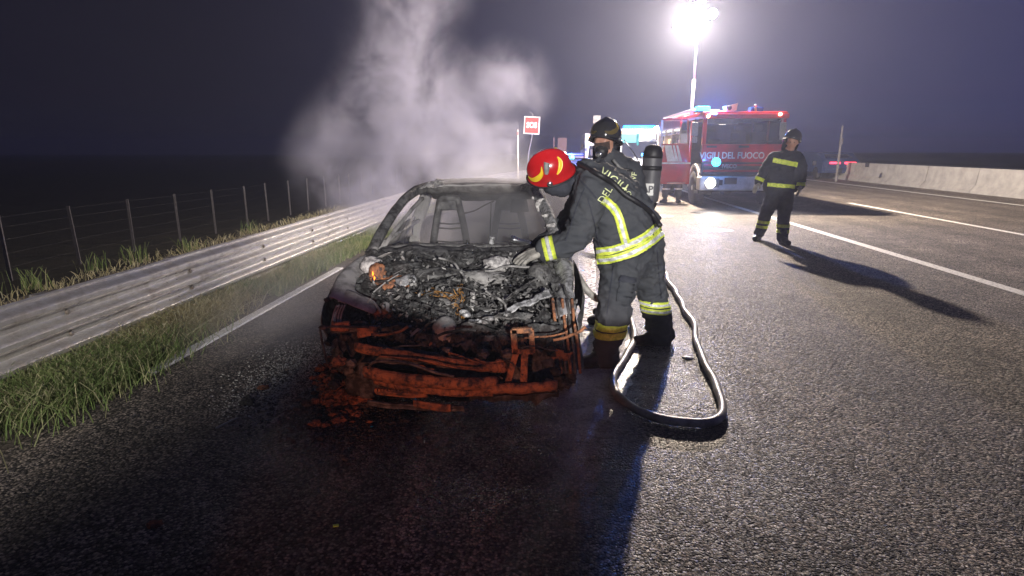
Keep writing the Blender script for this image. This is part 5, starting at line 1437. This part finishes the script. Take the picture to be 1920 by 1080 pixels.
# ================================================================== HOSE
hp = [(1166, 480, .0), (1185, 455, 0), (1215, 470, 0), (1240, 505, 0), (1257, 538, 0), (1278, 573, 0), (1299, 613, 0), (1309, 655, 0), (1319, 690, 0), (1338, 730, 0), (1353, 765, 0), (1350, 790, 0), (1325, 801, 0), (1285, 800, 0), (1235, 793, 0), (1192, 778, 0), (1162, 757, 0), (1150, 733, 0), (1156, 703, 0), (1172, 676, 0), (1188, 648, 0), (1187, 620, 0), (1176, 600, .06), (1160, 585, .12)]
P3 = [G(x, y, 0) + Vector((0, 0, .030 + z)) for x, y, z in hp]
P3 = [Vector((.35, 12, .034)), Vector((.45, 9, .034))] + P3 + [W(1120, 560, 4.45), W(1070, 500, 4.5), W(1030, 466, 4.45), W(1000, 458, 4.4)]
C3 = [p + Vector((noise.noise(p * 2.2), noise.noise(p * 2.2 + Vector((9, 9, 0))), 0)) * .028 for p in catmull(P3, 9)]
hose = thing('fire_hose', 'thick grey fire hose looped over the asphalt at the bending firefighter\'s feet', 'hose', (.9, 3.6, 0))
MB().tube(C3, [.027 + .004 * noise.noise(p * 5) for p in C3], 14).build('hose_line', 'hose', hose, True)
c = W(1000, 458, 4.4); d = (W(975, 452, 4.42) - c).normalized()
MB().lathe([(0, 0), (.028, 0), (.03, .03), (.022, .05), (.02, .12), (.03, .15), (.034, .18), (.026, .185), (0, .185)], c, d, 20).build('nozzle', 'chrome', hose, True)
MB().tube([c + d * .07, c + d * .09 + Vector((0, 0, -.09))], .013, 8).build('nozzle_grip', 'black_rubber', hose, True)
mb = MB()
for k, (px, py, s) in enumerate(((1290, 671, .030), (1312, 662, .022))):
    o = MB().blob(G(px, py, .004), (s * 1.4, s, .010), .4, 2.5, 3, k * 3.1).build('foam_patch', 'foam', None, True, G(px, py)); tag(o, ['larger white foam fleck inside the hose loop', 'smaller white foam fleck inside the hose loop beside the hose'][k], 'foam')
# ================================================================== FIRE ENGINE
YF = 16.9
T = lambda px, py, dy=0.0: W(px, py, YF + dy)
xL, xR = T(1314, 300).x, T(1473, 300).x
zz = lambda py: T(1390, py).z
Zroof, Zwt, Zwb, Zg0, Zb1, Zb0 = zz(208), zz(221), zz(270), zz(305), zz(330), zz(357)
tr = thing('fire_engine', 'red fire engine with its cab door open, blue beacons lit and a light mast raised', 'fire engine', ((xL + xR) / 2, YF, 0))
xc = (xL + xR) / 2; Wd = xR - xL
def bx(name, x0, x1, Y0, Y1, z0, z1, m, parent=None, bev=.0, label=None):
    o = MB().box(((x0 + x1) / 2, (Y0 + Y1) / 2, (z0 + z1) / 2), (x1 - x0, Y1 - Y0, z1 - z0), bev=bev).build(name, m, parent or tr)
    if label: o['label'] = label
    return o
# cab
bx('front_panel', xL + .02, xR - .02, YF, YF + .10, Zg0 + .01, Zwb, 'truck_red', bev=.03)
roof = bx('cab_roof', xL, xR, YF + .12, YF + 3.0, Zwt, Zroof, 'truck_red', bev=.06)
bx('sun_visor', xL + .05, xR - .05, YF - .10, YF + .14, Zwt - .02, Zwt + .11, 'truck_red', bev=.03)
for s, x in ((-1, xL), (1, xR)):
    MB().bar((x - s * .06, YF + .07, Zwb - .02), (x - s * .09, YF + .22, Zwt + .02), .10, .10, (0, 1, 0)).build('cab_pillar', 'truck_red', tr)
    bx('cab_side_panel', min(x, x - s * .05), max(x, x - s * .05), YF + 1.45, YF + 3.0, .75, Zwb + .05, 'truck_red', bev=.01)
    bx('cab_side_pillar', min(x, x - s * .05), max(x, x - s * .05), YF + 1.42, YF + 1.56, Zwb, Zwt, 'truck_red', bev=.01)
    bx('crew_window', min(x, x - s * .02), max(x, x - s * .02), YF + 1.60, YF + 2.85, Zwb + .05, Zwt - .02, 'glass_dark')
bx('cab_side_panel', xR - .05, xR, YF + .1, YF + 1.42, .75, Zwb, 'truck_red', bev=.01)
bx('door_window', xR - .03, xR - .01, YF + .22, YF + 1.42, Zwb, Zwt, 'glass_dark')
bx('cab_rear_wall', xL + .06, xR - .06, YF + 2.9, YF + 2.96, .8, Zwt, 'interior')
bx('cab_floor', xL + .05, xR - .05, YF + .15, YF + 2.9, .80, .95, 'interior')
bx('dashboard', xL + .08, xR - .08, YF + .14, YF + .50, Zwb - .35, Zwb - .02, 'interior', bev=.04)
for x in (xL + .45, xc + .1, xR - .5):
    s_ = bx('seat', x - .22, x + .22, YF + .9, YF + 1.05, Zwb - .3, Zwb + .35, 'interior', bev=.06)
    bx('headrest', x - .12, x + .12, YF + .92, YF + 1.02, Zwb + .37, Zwb + .55, 'interior', s_, bev=.04)
MB().lathe([(.19, -.012), (.205, 0), (.19, .012), (.178, 0), (.19, -.012)], (xL + .48, YF + .48, Zwb + .06), (0, -.6, 1), 24).build('steering_wheel', 'dark_plastic', tr, True)
# crew member's spare helmet and gear on the dashboard, and pale headlining strips
bx('headlining', xL + .2, xR - .2, YF + .35, YF + 2.6, Zwt - .035, Zwt - .01, 'truck_white')
bx('sun_blind', xL + .15, xc - .15, YF + .22, YF + .24, Zwt - .16, Zwt - .02, 'truck_white', bev=.005)
bx('cabin_lamp', xc - .2, xc - .02, YF + 1.9, YF + 2.0, Zwt - .1, Zwt - .05, 'shelf_light')
MB().prism([(xL + .12, YF + .04, Zwb + .01), (xR - .12, YF + .04, Zwb + .01), (xR - .16, YF + .19, Zwt - .01), (xL + .16, YF + .19, Zwt - .01)], (0, .012, 0)).build('windscreen', 'windscreen', tr)
for x0, x1 in ((xL + .35, xL + .95), (xc + .15, xc + .75)):
    MB().tube([(x0, YF - .01, Zwb + .02), (x1, YF + .02, Zwb + .08)], .012, 6).build('wiper', 'black_rubber', tr)
for px in (1356, 1420): bx('vent', T(px, 0).x - .14, T(px, 0).x + .14, YF - .004, YF + .02, zz(277), zz(273), 'dark_plastic')
# grille: slats one by one
bx('grille_back', xL + .04, xR - .04, YF + .04, YF + .10, Zb1, Zg0 + .01, 'dark_plastic')
for k in range(4):
    z = Zb1 + .03 + k * (Zg0 - Zb1 - .04) / 4
    bx('grille_slat', xL + .10, xR - .10, YF - .012, YF + .05, z, z + .055, 'truck_red' if k in (1, 3) else 'dark_plastic', bev=.008)
place_text('lettering', 'VIGILI DEL FUOCO', 'truck_white', tr, Vector(((T(1337, 0).x + T(1459, 0).x) / 2, YF - .004, zz(292))), (1, 0, 0), (0, 0, 1), .25, T(1459, 292).x - T(1337, 292).x, .004, .003, 1.0)
place_text('badge_lettering', 'IVECO', 'aluminium', tr, Vector((T(1394, 0).x, YF - .020, zz(312))), (1, 0, 0), (0, 0, 1), .15, T(1408, 312).x - T(1380, 312).x, .006, .004)
# bumper
bm = bx('bumper', xL - .02, xR + .02, YF - .14, YF + .30, Zb0, Zb1 - .01, 'truck_white', bev=.05)
bx('bumper_recess', T(1362, 0).x, T(1381, 0).x, YF - .15, YF - .12, zz(347), zz(337), 'dark_plastic', bm, .01)
bx('number_plate_recess', T(1384, 0).x, T(1409, 0).x, YF - .15, YF - .12, zz(345), zz(333), 'dark_plastic', bm, .01)
for px, m in ((1335, 'headlight_glass'), (1450, 'headlight_dim')):
    h_ = MB().box(W(px, 343, YF - .125), (.40, .06, .26), bev=.04).build('headlight', 'grey_plastic', tr)
    MB().lathe([(0, 0), (.14, 0), (.13, .02), (.07, .035), (0, .04)], W(px - 3, 343, YF - .15), (0, -1, 0), 20).build('headlight_lens', m, h_, True)
bx('step', xL - .02, xL + .35, YF + .0, YF + .5, Zb0 - .12, Zb0 - .02, 'dark_plastic', bev=.02)
bx('underbody', xL + .35, xR - .35, YF + .2, YF + 7.0, .42, .78, 'dark_plastic', bev=.02)
# beacons and roof gear
zr = Zroof
bb = bx('roof_beacon', T(1326, 0).x, T(1353, 0).x, YF + .30, YF + .58, zr - .0, zz(197), 'beacon_core', bev=.04, label='lit blue beacon on the cab roof')
bx('beacon_base', T(1325, 0).x, T(1354, 0).x, YF + .28, YF + .60, zr - .01, zr + .03, 'dark_plastic')
bx('roof_beacon', T(1434, 0).x, T(1460, 0).x, YF + .30, YF + .58, zr - .0, zz(199), 'beacon_off', bev=.04, label='dark blue beacon that is off')
sp = MB().prism([T(1363, 207, .2), T(1361, 199, .2), T(1384, 193, .2), T(1381, 207, .2)], (0, .3, 0)).build('loudspeaker', 'truck_white', tr)
MB().lathe([(0, 0), (.065, 0), (.055, .012), (0, .012)], T(1368, 202, .19), (0, -1, 0), 16).build('speaker_mouth', 'dark_plastic', sp)
MB().tube([T(1417, 209, .3), T(1417, 198, .3)], .03, 8).build('air_horn', 'grey_plastic', tr, True)
MB().lathe([(0, 0), (.05, 0), (.035, .04), (0, .05)], T(1417, 198, .28), (0, -1, .3), 12).build('horn_bell', 'chrome', tr, True)
for px, py in ((1328, 218), (1463, 214)):
    MB().lathe([(0, 0), (.045, 0), (.04, .03), (0, .04)], W(px, py, YF - .12), (0, -1, 0), 14).build('marker_lamp', 'marker_amber', tr, True)
MB().lathe([(0, -.02), (.12, -.02), (.115, .03), (.07, .06), (0, .07)], W(1343, 304, YF - .03), (0, -1, 0), 18).build('grille_strobe', 'beacon_core', tr, True)
# mirrors
for (a, b, c, d_) in (((1312, 226), (1304, 222), (1303, 240), (1302, 268)), ((1462, 226), (1468, 222), (1468, 240), (1467, 262))):
    mr_ = MB().tube([W(*a, YF + .1), W(*b, YF - .15), W(*d_, YF - .15)], .014, 6).build('mirror_arm', 'grey_plastic', tr)
    MB().box(W(c[0], c[1] + 2, YF - .17), (.17, .06, .36), bev=.03).build('mirror', 'grey_plastic', mr_)
    MB().box(W(d_[0], d_[1] - 6, YF - .17), (.15, .06, .16), bev=.03).build('mirror', 'grey_plastic', mr_)
# wheels
def wheel(x, Y, s, r=.49):
    t_ = MB().lathe([(r * .55, -.13), (r * .93, -.14), (r, -.10), (r, .10), (r * .93, .14), (r * .55, .13)], (x, Y, r), (s, 0, 0), 40).build('wheel', 'tyre', tr, True)
    MB().lathe([(r * .56, -.1), (r * .56, .10), (r * .50, .05), (r * .22, .03), (r * .20, .12), (r * .12, .14), (0, .14)], (x, Y, r), (s, 0, 0), 28).build('rim', 'aluminium', t_, True)
    for k in range(20):
        a = k * math.pi / 10
        MB().box((x, Y + (r + .004) * math.cos(a), r + (r + .004) * math.sin(a)), (.24, .045, .018), Euler((a + math.pi / 2, 0, 0)).to_matrix()).build('tread_block', 'tyre', t_)
for s, x in ((-1, xL + .14), (1, xR - .14)):
    wheel(x, YF + .85, s); wheel(x, YF + 5.0, s)
for s, x in ((-1, xL), (1, xR)):
    arch = [(x - s * .02, YF + .85 + (.60 + e) * math.cos(a), .49 + (.60 + e) * math.sin(a)) for e, rng in ((0, range(13)), (.10, range(12, -1, -1))) for a in [math.pi * k / 12 for k in rng]]
    MB().prism(arch, (-s * .30, 0, 0)).build('mudguard', 'truck_white', tr)
# open door: hinge at the front edge, swung out square
YD = YF + 1.0; dp = lambda px, py: W(px, py, YD)
d0, d1 = dp(1236, 0).x, xL - .05
dz = lambda py: W(1262, py, YD).z
door = bx('cab_door', d0, d1, YD, YD + .06, dz(345), dz(307), 'truck_red', bev=.015, label='open cab door, red with white stripes')
MB().prism([dp(1237, 306), dp(1292, 306), dp(1292, 272), dp(1246, 272)], (0, .06, 0)).build('door_panel', 'truck_red', door)
bx('trim_strip', d0, d1, YD - .012, YD - .001, dz(307.5), dz(304.5), 'truck_white', door)
for (a, b) in ((1246, 1259), (1261.5, 1265), (1268, 1271.5)):
    MB().prism([dp(a, 272.5) + Vector((0, -.008, 0)), dp(b, 272.5) + Vector((0, -.008, 0)), dp(b + 7.5, 303) + Vector((0, -.008, 0)), dp(a + 5, 303) + Vector((0, -.008, 0))], (0, .006, 0)).build('white_stripe', 'truck_white', door)
for a, b in (((1242, 225), (1240, 306)), ((1242, 224), (1290, 224)), ((1290, 224), (1291, 272)), ((1240, 271), (1292, 271))):
    MB().bar(dp(*a) + Vector((0, .03, 0)), dp(*b) + Vector((0, .03, 0)), .055, .05, (0, 1, 0)).build('window_frame', 'truck_white' if a == (1242, 225) else 'truck_red', door)
MB().prism([dp(1244, 227), dp(1288, 227), dp(1289, 269), dp(1243, 269)], (0, .008, 0)).build('window_pane', 'windscreen', door)
MB().tube([dp(1250, 343) + Vector((0, -.03, 0)), dp(1284, 343) + Vector((0, -.03, 0))], .014, 6).build('door_handle', 'chrome', door)
bx('door_step', d0 - .15, d0 + .25, YD + .1, YD + .5, .40, .46, 'aluminium')
# equipment body: frame round open lockers with shelves and lights
B0, B1 = YF + 3.05, YF + 7.2
zt_ = Zroof + .02
bx('body_top', xL, xR, B0, B1, zt_ - .35, zt_, 'truck_red', bev=.03)
bx('body_core', xL + .55, xR, B0, B1, .8, zt_ - .36, 'truck_red')
bx('body_base', xL, xL + .54, B0, B1, .70, .82, 'aluminium', bev=.01)
for k in range(4):
    Y = B0 + .03 + k * (B1 - B0 - .12) / 3
    bx('locker_post', xL, xL + .5, Y, Y + .07, .82, zt_ - .36, 'aluminium')
for k in range(3):
    Y = B0 + .12 + k * (B1 - B0 - .12) / 3; Y1 = Y + (B1 - B0 - .5) / 3
    for z in (1.25, 1.72, 2.1): 
        bx('shelf', xL + .03, xL + .53, Y, Y1, z, z + .03, 'aluminium')
        for q in range(3):
            bx('equipment_case', xL + .12, xL + .45, Y + .1 + q * .38, Y + .36 + q * .38, z + .035, z + .10 + .15 * ((q * 7 + k * 3) % 3 + 1) / 3, ('case_glow', 'truck_white', 'grey_plastic')[(q + k) % 3] if z < 2 else 'grey_plastic', bev=.02)  # orange cases glow in place of lamplight on the shelf
    bx('locker_lamp', xL + .06, xL + .10, Y + .1, Y1 - .1, zt_ - .42, zt_ - .38, 'shelf_light')
# roof load: ladder, rails, boxes
for x in (xL + .18, xL + .55):
    MB().tube([(x, B0 - .9, zt_ + .16), (x, B1, zt_ + .16)], .03, 6).build('ladder_rail', 'aluminium', tr)
for k in range(13):
    Y = B0 - .8 + k * .38
    MB().tube([(xL + .18, Y, zt_ + .16), (xL + .55, Y, zt_ + .16)], .018, 6).build('ladder_rung', 'aluminium', tr)
for k, (Y, h_) in enumerate(((B0 + .3, .2), (B0 + 1.0, .28), (B0 + 1.9, .16), (B0 + 2.8, .25))):
    bx('roof_box', xL + .7, xL + 1.5, Y, Y + .5, zt_ + .01, zt_ + h_, 'aluminium', bev=.03)
# telescopic light mast
base = Vector((MAST.x, MAST.y, zt_))
mast = MB().tube([base - Vector((0, 0, .5)), base + Vector((0, 0, 1.1))], .055, 12).build('light_mast', 'aluminium', tr, True)
mast['label'] = 'raised telescopic mast with a cluster of floodlights'
MB().tube([base + Vector((0, 0, 1.08)), MAST - Vector((0, 0, .2))], .036, 12).build('mast_stage', 'aluminium', mast, True)
MB().bar(MAST + Vector((-.75, 0, -.12)), MAST + Vector((.35, 0, .02)), .06, .06).build('mast_crossbar', 'aluminium', mast)
for (dx, dz, px_) in ((-.62, -.02, 0), (-.26, .02, 0), (.10, .10, 0), (-.45, .36, 0), (-.08, .44, 0), (.06, .78, 0), (.38, .30, 0)):
    c = MAST + Vector((dx, -.12, dz - .05)); aim = Vector((-.18 + dx * .15, -1, -.28 + dz * .1)).normalized()
    MB().lathe([(0, -.13), (.07, -.13), (.15, -.02), (.165, .02), (.150, .02), (.06, -.09), (0, -.09)], c, aim, 20).build('floodlight', 'dark_plastic', mast, True)
    MB().lathe([(0, 0), (.145, 0), (.145, .01), (0, .01)], c + aim * .006, aim, 20).build('floodlight_lens', 'lamp_glass', mast, True)
MB().tube([MAST + Vector((-.1, 0, 0)), MAST + Vector((.02, 0, .75))], .03, 8).build('mast_crossbar', 'aluminium', mast)

# ================================================================== VEHICLES BEHIND
def van(label, cx, Y, wd, zt, col, cat, nm, hl, lb, teal=False):
    v = thing(nm, label, cat, (cx, Y, 0))
    B = lambda n, x0, x1, Y0, Y1, z0, z1, m, p=None, bev=.0: MB().box((cx + (x0 + x1) / 2, Y + (Y0 + Y1) / 2, (z0 + z1) / 2), (x1 - x0, Y1 - Y0, z1 - z0), bev=bev).build(n, m, p or v)
    h = wd / 2
    MB().prism([(cx - h, Y + a, z) for a, z in ((0, .35), (0, .95), (.35, 1.15), (1.0, zt - .55), (1.15, zt), (5.2, zt), (5.3, .35))], (wd, 0, 0)).build('body_shell', col, v)
    w0, w1 = 1.20, zt - .6
    MB().prism([(cx - h + .12, Y + .37, w0), (cx + h - .12, Y + .37, w0), (cx + h - .2, Y + .97, w1), (cx - h + .2, Y + .97, w1)], (0, -.02, .012)).build('windscreen', 'glass_dark', v)
    for s in (-1, 1):
        B('side_window', s * (h + .002) - .008, s * (h + .002) + .008, 1.2, 2.2, 1.25, zt - .5, 'glass_dark')
        MB().lathe([(0, 0), (.09, 0), (.08, .03), (0, .035)], (cx + s * (h - .25), Y - .01, .72), (0, -1, 0), 14).build('headlight', hl, v, True)
        t_ = MB().lathe([(.18, -.1), (.32, -.1), (.34, -.07), (.34, .07), (.32, .1), (.18, .1)], (cx + s * (h - .08), Y + .95, .34), (s, 0, 0), 24).build('wheel', 'tyre', v, True)
        MB().lathe([(.19, -.05), (.19, .07), (.1, .04), (0, .06)], (cx + s * (h - .08), Y + .95, .34), (s, 0, 0), 18).build('rim', 'aluminium', t_, True)
        MB().lathe([(.18, -.1), (.32, -.1), (.34, -.07), (.34, .07), (.32, .1), (.18, .1)], (cx + s * (h - .08), Y + 4.3, .34), (s, 0, 0), 24).build('wheel', 'tyre', v, True)
        B('mirror', s * h + (0 if s > 0 else -.22), s * h + (.22 if s > 0 else 0), .75, .85, 1.3, 1.6, 'dark_plastic', None, .03)
    B('bumper', -h - .01, h + .01, -.08, .15, .32, .60, 'dark_plastic', None, .04)
    B('grille', -.5, .5, -.02, .03, .66, .84, 'dark_plastic', None, .01)
    B('beacon_bar', -h * .75, h * .75, 1.25, 1.5, zt, zt + .16, lb, None, .05)
    return v, B
cxa = W(1203, 300, 27.5).x
v, B = van('white ambulance with panels given a turquoise glow and blue beacons half hidden by the air cylinder', cxa, 27.5, 2.0, 2.55, 'van_white', 'ambulance', 'ambulance', 'headlight_dim', 'beacon_blue')
B('side_panel', -1.0, -.1, .9, .98, 1.9, 2.3, 'teal_glow', None, .01)
MB().tube([(cxa - .1, 28.35, 1.0), (cxa - .1, 28.35, 2.32)], .05, 6).build('door_pillar', 'teal_glow', v)
MB().lathe([(0, 0), (.15, 0), (.14, .04), (0, .05)], W(1232, 243, 27), (-.1, -1, -.1), 18).build('scene_lamp_lens', 'lamp_glass', v, True)
MB().tube([W(1232, 243, 27.1), W(1231, 262, 27.6)], .03, 8).build('scene_lamp_bracket', 'dark_plastic', v)
for px, py in ((1201, 246), (1216, 250)):
    MB().lathe([(0, 0), (.06, 0), (.05, .04), (0, .05)], W(px, py, 27.6), (0, -1, 0), 14).build('roof_lamp', 'headlight_glass', v, True)
for px, py in ((1205, 290), (1226, 292)):
    MB().box(W(px, py, 27.42), (.12, .04, .12), bev=.02).build('strobe', 'beacon_core', v)
cxb = W(1140, 300, 28).x
v, B = van('pale recovery truck with an orange beacon behind the masked firefighter', cxb, 28, 2.1, 2.35, 'van_white', 'truck', 'recovery_truck', 'headlight_dim', 'dark_plastic')
MB().lathe([(0, 0), (.09, 0), (.10, .1), (.05, .16), (0, .17)], W(1103, 258, 28) - Vector((0, 0.02, .04)), (0, 0, 1), 16).build('orange_beacon', 'marker_amber', v, True)
MB().box(W(1107, 268, 27.95), (.34, .1, .14), (0, -8, 0), .02).build('roof_corner', 'truck_white', v)
MB().bar(W(1100, 300, 27.95), W(1104, 270, 27.95), .07, .07).build('mirror_bracket', 'truck_white', v)
cxp = W(1072, 300, 27.2).x
v, B = van('dark police car with a flashing blue beacon seen between the two firefighters\' heads', cxp, 27.3, 1.75, 1.28, 'police_blue', 'police car', 'police_car', 'grey_plastic', 'beacon_off')
MB().lathe([(0, 0), (.11, 0), (.12, .09), (.07, .16), (0, .17)], W(1072, 298, 27.2), (0, 0, 1), 16).build('blue_beacon', 'beacon_core', v, True)
# car beyond the median wall
cr = thing('passing_car', 'dark car with long red tail lights passing beyond the median wall', 'car', (W(1577, 305, 33).x, 33, 0))
cc = cr.location.x
MB().prism([(cc - .95, 33 + a, z) for a, z in ((0, .35), (0, 1.0), (.25, 1.12), (.9, 1.42), (2.6, 1.45), (3.4, 1.02), (4.4, .9), (4.5, .35))], (1.9, 0, 0)).build('body_shell', 'police_blue', cr)
MB().prism([(cc - .7, 33.28, 1.13), (cc + .7, 33.28, 1.13), (cc + .6, 33.86, 1.38), (cc - .6, 33.86, 1.38)], (0, -.02, .01)).build('rear_window', 'glass_dark', cr)
for (a, b) in ((1556, 1576), (1584, 1605)):
    c0, c1 = W(a, 305, 32.96), W(b, 306, 32.96)
    MB().box((c0 + c1) / 2, ((c1 - c0).length, .05, .09), bev=.02).build('tail_light', 'tail_red', cr)
for s in (-1, 1):
    for dy in (.8, 3.6):
        MB().lathe([(.18, -.1), (.32, -.1), (.33, .1), (.18, .1)], (cc + s * .86, 33 + dy, .33), (s, 0, 0), 20).build('wheel', 'tyre', cr, True)
MB().box((cc, 32.95, .55), (1.8, .1, .25), bev=.03).build('bumper', 'police_blue', cr)

# wet film by the wreck, where the water ran, lamp glare painted in white
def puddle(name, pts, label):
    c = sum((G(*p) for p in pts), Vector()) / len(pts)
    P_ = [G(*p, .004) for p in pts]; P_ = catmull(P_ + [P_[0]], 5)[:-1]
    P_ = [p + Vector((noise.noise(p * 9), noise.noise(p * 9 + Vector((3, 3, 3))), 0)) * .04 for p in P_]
    m = MB().add(P_, [list(range(len(P_)))]).build(name, 'puddle_glare', None, False, c)
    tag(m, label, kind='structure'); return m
m = mat('puddle_glare', (.16, .16, .16), .14, 0, (.75, .75, .74), 16, .6, 60, contrast=(.40, .58), spec=.5, rough2=.5, detail=9)  # second colour is painted white glare over the water
puddle('water', [(1082, 470), (1112, 455), (1118, 520), (1112, 600), (1096, 640), (1088, 560)], 'wet film with white glare painted in')
puddle('water', [(1172, 640), (1192, 632), (1200, 660), (1190, 700), (1172, 742), (1160, 730), (1166, 690)], 'wet film with white glare painted in')
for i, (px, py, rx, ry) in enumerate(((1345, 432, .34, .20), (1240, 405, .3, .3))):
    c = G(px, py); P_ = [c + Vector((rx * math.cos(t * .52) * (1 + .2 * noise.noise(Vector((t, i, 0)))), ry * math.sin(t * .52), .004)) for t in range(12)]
    tag(MB().add(P_, [list(range(12))]).build('water', 'puddle_glare', None, False, c), kind='structure')

# ================================================================== SMOKE AND HAZE
def smoke(name, label, lo, hi, blobs, density, scale=1.6, thr=.0, dist=.8, gain=1.0, col=(.86, .86, .9), aniso=.25, off=(0, 0, 0)):
    lo, hi = Vector(lo), Vector(hi); c = (lo + hi) / 2
    m = bpy.data.materials.new(name); m.use_nodes = True; t = m.node_tree; N = t.nodes; L = t.links; N.clear()
    out = N.new('ShaderNodeOutputMaterial'); pv = N.new('ShaderNodeVolumePrincipled')
    pv.inputs['Color'].default_value = (*col, 1); pv.inputs['Anisotropy'].default_value = aniso
    co = N.new('ShaderNodeTexCoord')
    no = N.new('ShaderNodeTexNoise'); no.inputs['Scale'].default_value = scale; no.inputs['Detail'].default_value = 7; no.inputs['Roughness'].default_value = .66; no.inputs['Distortion'].default_value = dist
    mp = N.new('ShaderNodeMapping'); mp.inputs['Location'].default_value = off; mp.inputs['Scale'].default_value = (1.0, 1.0, .85)
    L.new(co.outputs['Object'], mp.inputs[0]); L.new(mp.outputs[0], no.inputs['Vector'])
    acc = None
    for (p, r, k) in blobs:
        d = N.new('ShaderNodeVectorMath'); d.operation = 'DISTANCE'; d.inputs[1].default_value = Vector(p) - c; L.new(co.outputs['Object'], d.inputs[0])
        q = N.new('ShaderNodeMapRange'); q.interpolation_type = 'SMOOTHSTEP'; q.inputs[1].default_value = 0; q.inputs[2].default_value = r; q.inputs[3].default_value = k; q.inputs[4].default_value = 0
        L.new(d.outputs['Value'], q.inputs[0])
        if acc is None: acc = q.outputs[0]
        else:
            a = N.new('ShaderNodeMath'); a.operation = 'ADD'; L.new(acc, a.inputs[0]); L.new(q.outputs[0], a.inputs[1]); acc = a.outputs[0]
    n1 = N.new('ShaderNodeMapRange'); n1.inputs[1].default_value = .40 + thr; n1.inputs[2].default_value = .62 + thr; n1.inputs[3].default_value = 0; n1.inputs[4].default_value = 1; L.new(no.outputs[0], n1.inputs[0])
    mn = N.new('ShaderNodeMath'); mn.operation = 'MINIMUM'; mn.inputs[1].default_value = 1.2; L.new(acc, mn.inputs[0])
    a = N.new('ShaderNodeMath'); a.operation = 'MULTIPLY'; L.new(n1.outputs[0], a.inputs[0]); L.new(mn.outputs[0], a.inputs[1])
    b = N.new('ShaderNodeMath'); b.operation = 'MULTIPLY'; b.inputs[1].default_value = density; L.new(a.outputs[0], b.inputs[0])
    L.new(b.outputs[0], pv.inputs['Density']); L.new(pv.outputs[0], out.inputs['Volume'])
    m.cycles.volume_step_rate = 1.0
    MATS[name] = m
    o = MB().box(c, hi - lo).build(name, name, None, False, c)
    tag(o, label, kind='stuff'); return o
def pb(px, py, Y, rp, k=1.0): return (W(px, py, Y), rp * Y / 1081 * 1.35, k)
plume = [pb(770, -20, 7.6, 95, .6), pb(745, 70, 7.6, 90, .6), pb(800, 165, 7.8, 95, .7), pb(715, 170, 7.6, 85, .8), pb(690, 270, 7.6, 110, .8), pb(800, 290, 7.7, 140, 1), pb(890, 240, 7.9, 105, .8),
         pb(955, 165, 8.2, 75, .7), pb(640, 310, 7.4, 95, .9), pb(760, 345, 7.6, 140, 1), pb(870, 335, 7.8, 95, 1.1), pb(945, 270, 8.0, 50, .9)]
smoke('smoke', 'tall grey smoke drifting up behind the burned car', (-4.9, 6.2, .5), (1.3, 9.6, 5.6), plume, 1.9, 1.7, .02, .45, aniso=.4, col=(.78, .78, .92))
cab_ = [(Vector((CX + .1, 5.6, .75)), 1.0, 1), (Vector((CX + .45, 5.3, .75)), .7, 1.4), (W(1045, 385, 5.5), .5, 4.0)]
smoke('steam', 'thin steam filling the cabin of the burned car', (CX - .72, 4.45, .35), (CX + 1.05, 6.15, 1.7), cab_, 4.5, 2.0, -.10, .6, aniso=.35)
low = [(G(560, 600, .15), 1.0, .8), (G(620, 560, .25), .8, .7), (G(500, 650, .1), .8, .5), (G(690, 540, .6), .5, .8), (G(760, 500, .9), .4, .6)]
smoke('ground_smoke', 'thin low smoke creeping over the verge left of the burned car', (-3.6, 3.2, .0 + .01), (CX - .84, 6.1, 1.5), low[:3], .7, 2.0, -.08, .8, aniso=.2, off=(5, 2, 0))
hz_ = bpy.data.materials.new('haze'); hz_.use_nodes = True; t = hz_.node_tree; t.nodes.clear()
o_ = t.nodes.new('ShaderNodeOutputMaterial'); pv = t.nodes.new('ShaderNodeVolumePrincipled'); pv.inputs['Density'].default_value = .0024; pv.inputs['Anisotropy'].default_value = .55
pv.inputs['Color'].default_value = (.72, .77, 1, 1); t.links.new(pv.outputs[0], o_.inputs['Volume']); MATS['haze'] = hz_
o = MB().box((0, 158, 2.5), (670, 350, 9.0)).build('haze', 'haze', None, False, (0, 158, 2.5)); tag(o, 'thin night haze that catches the lamps', kind='stuff')
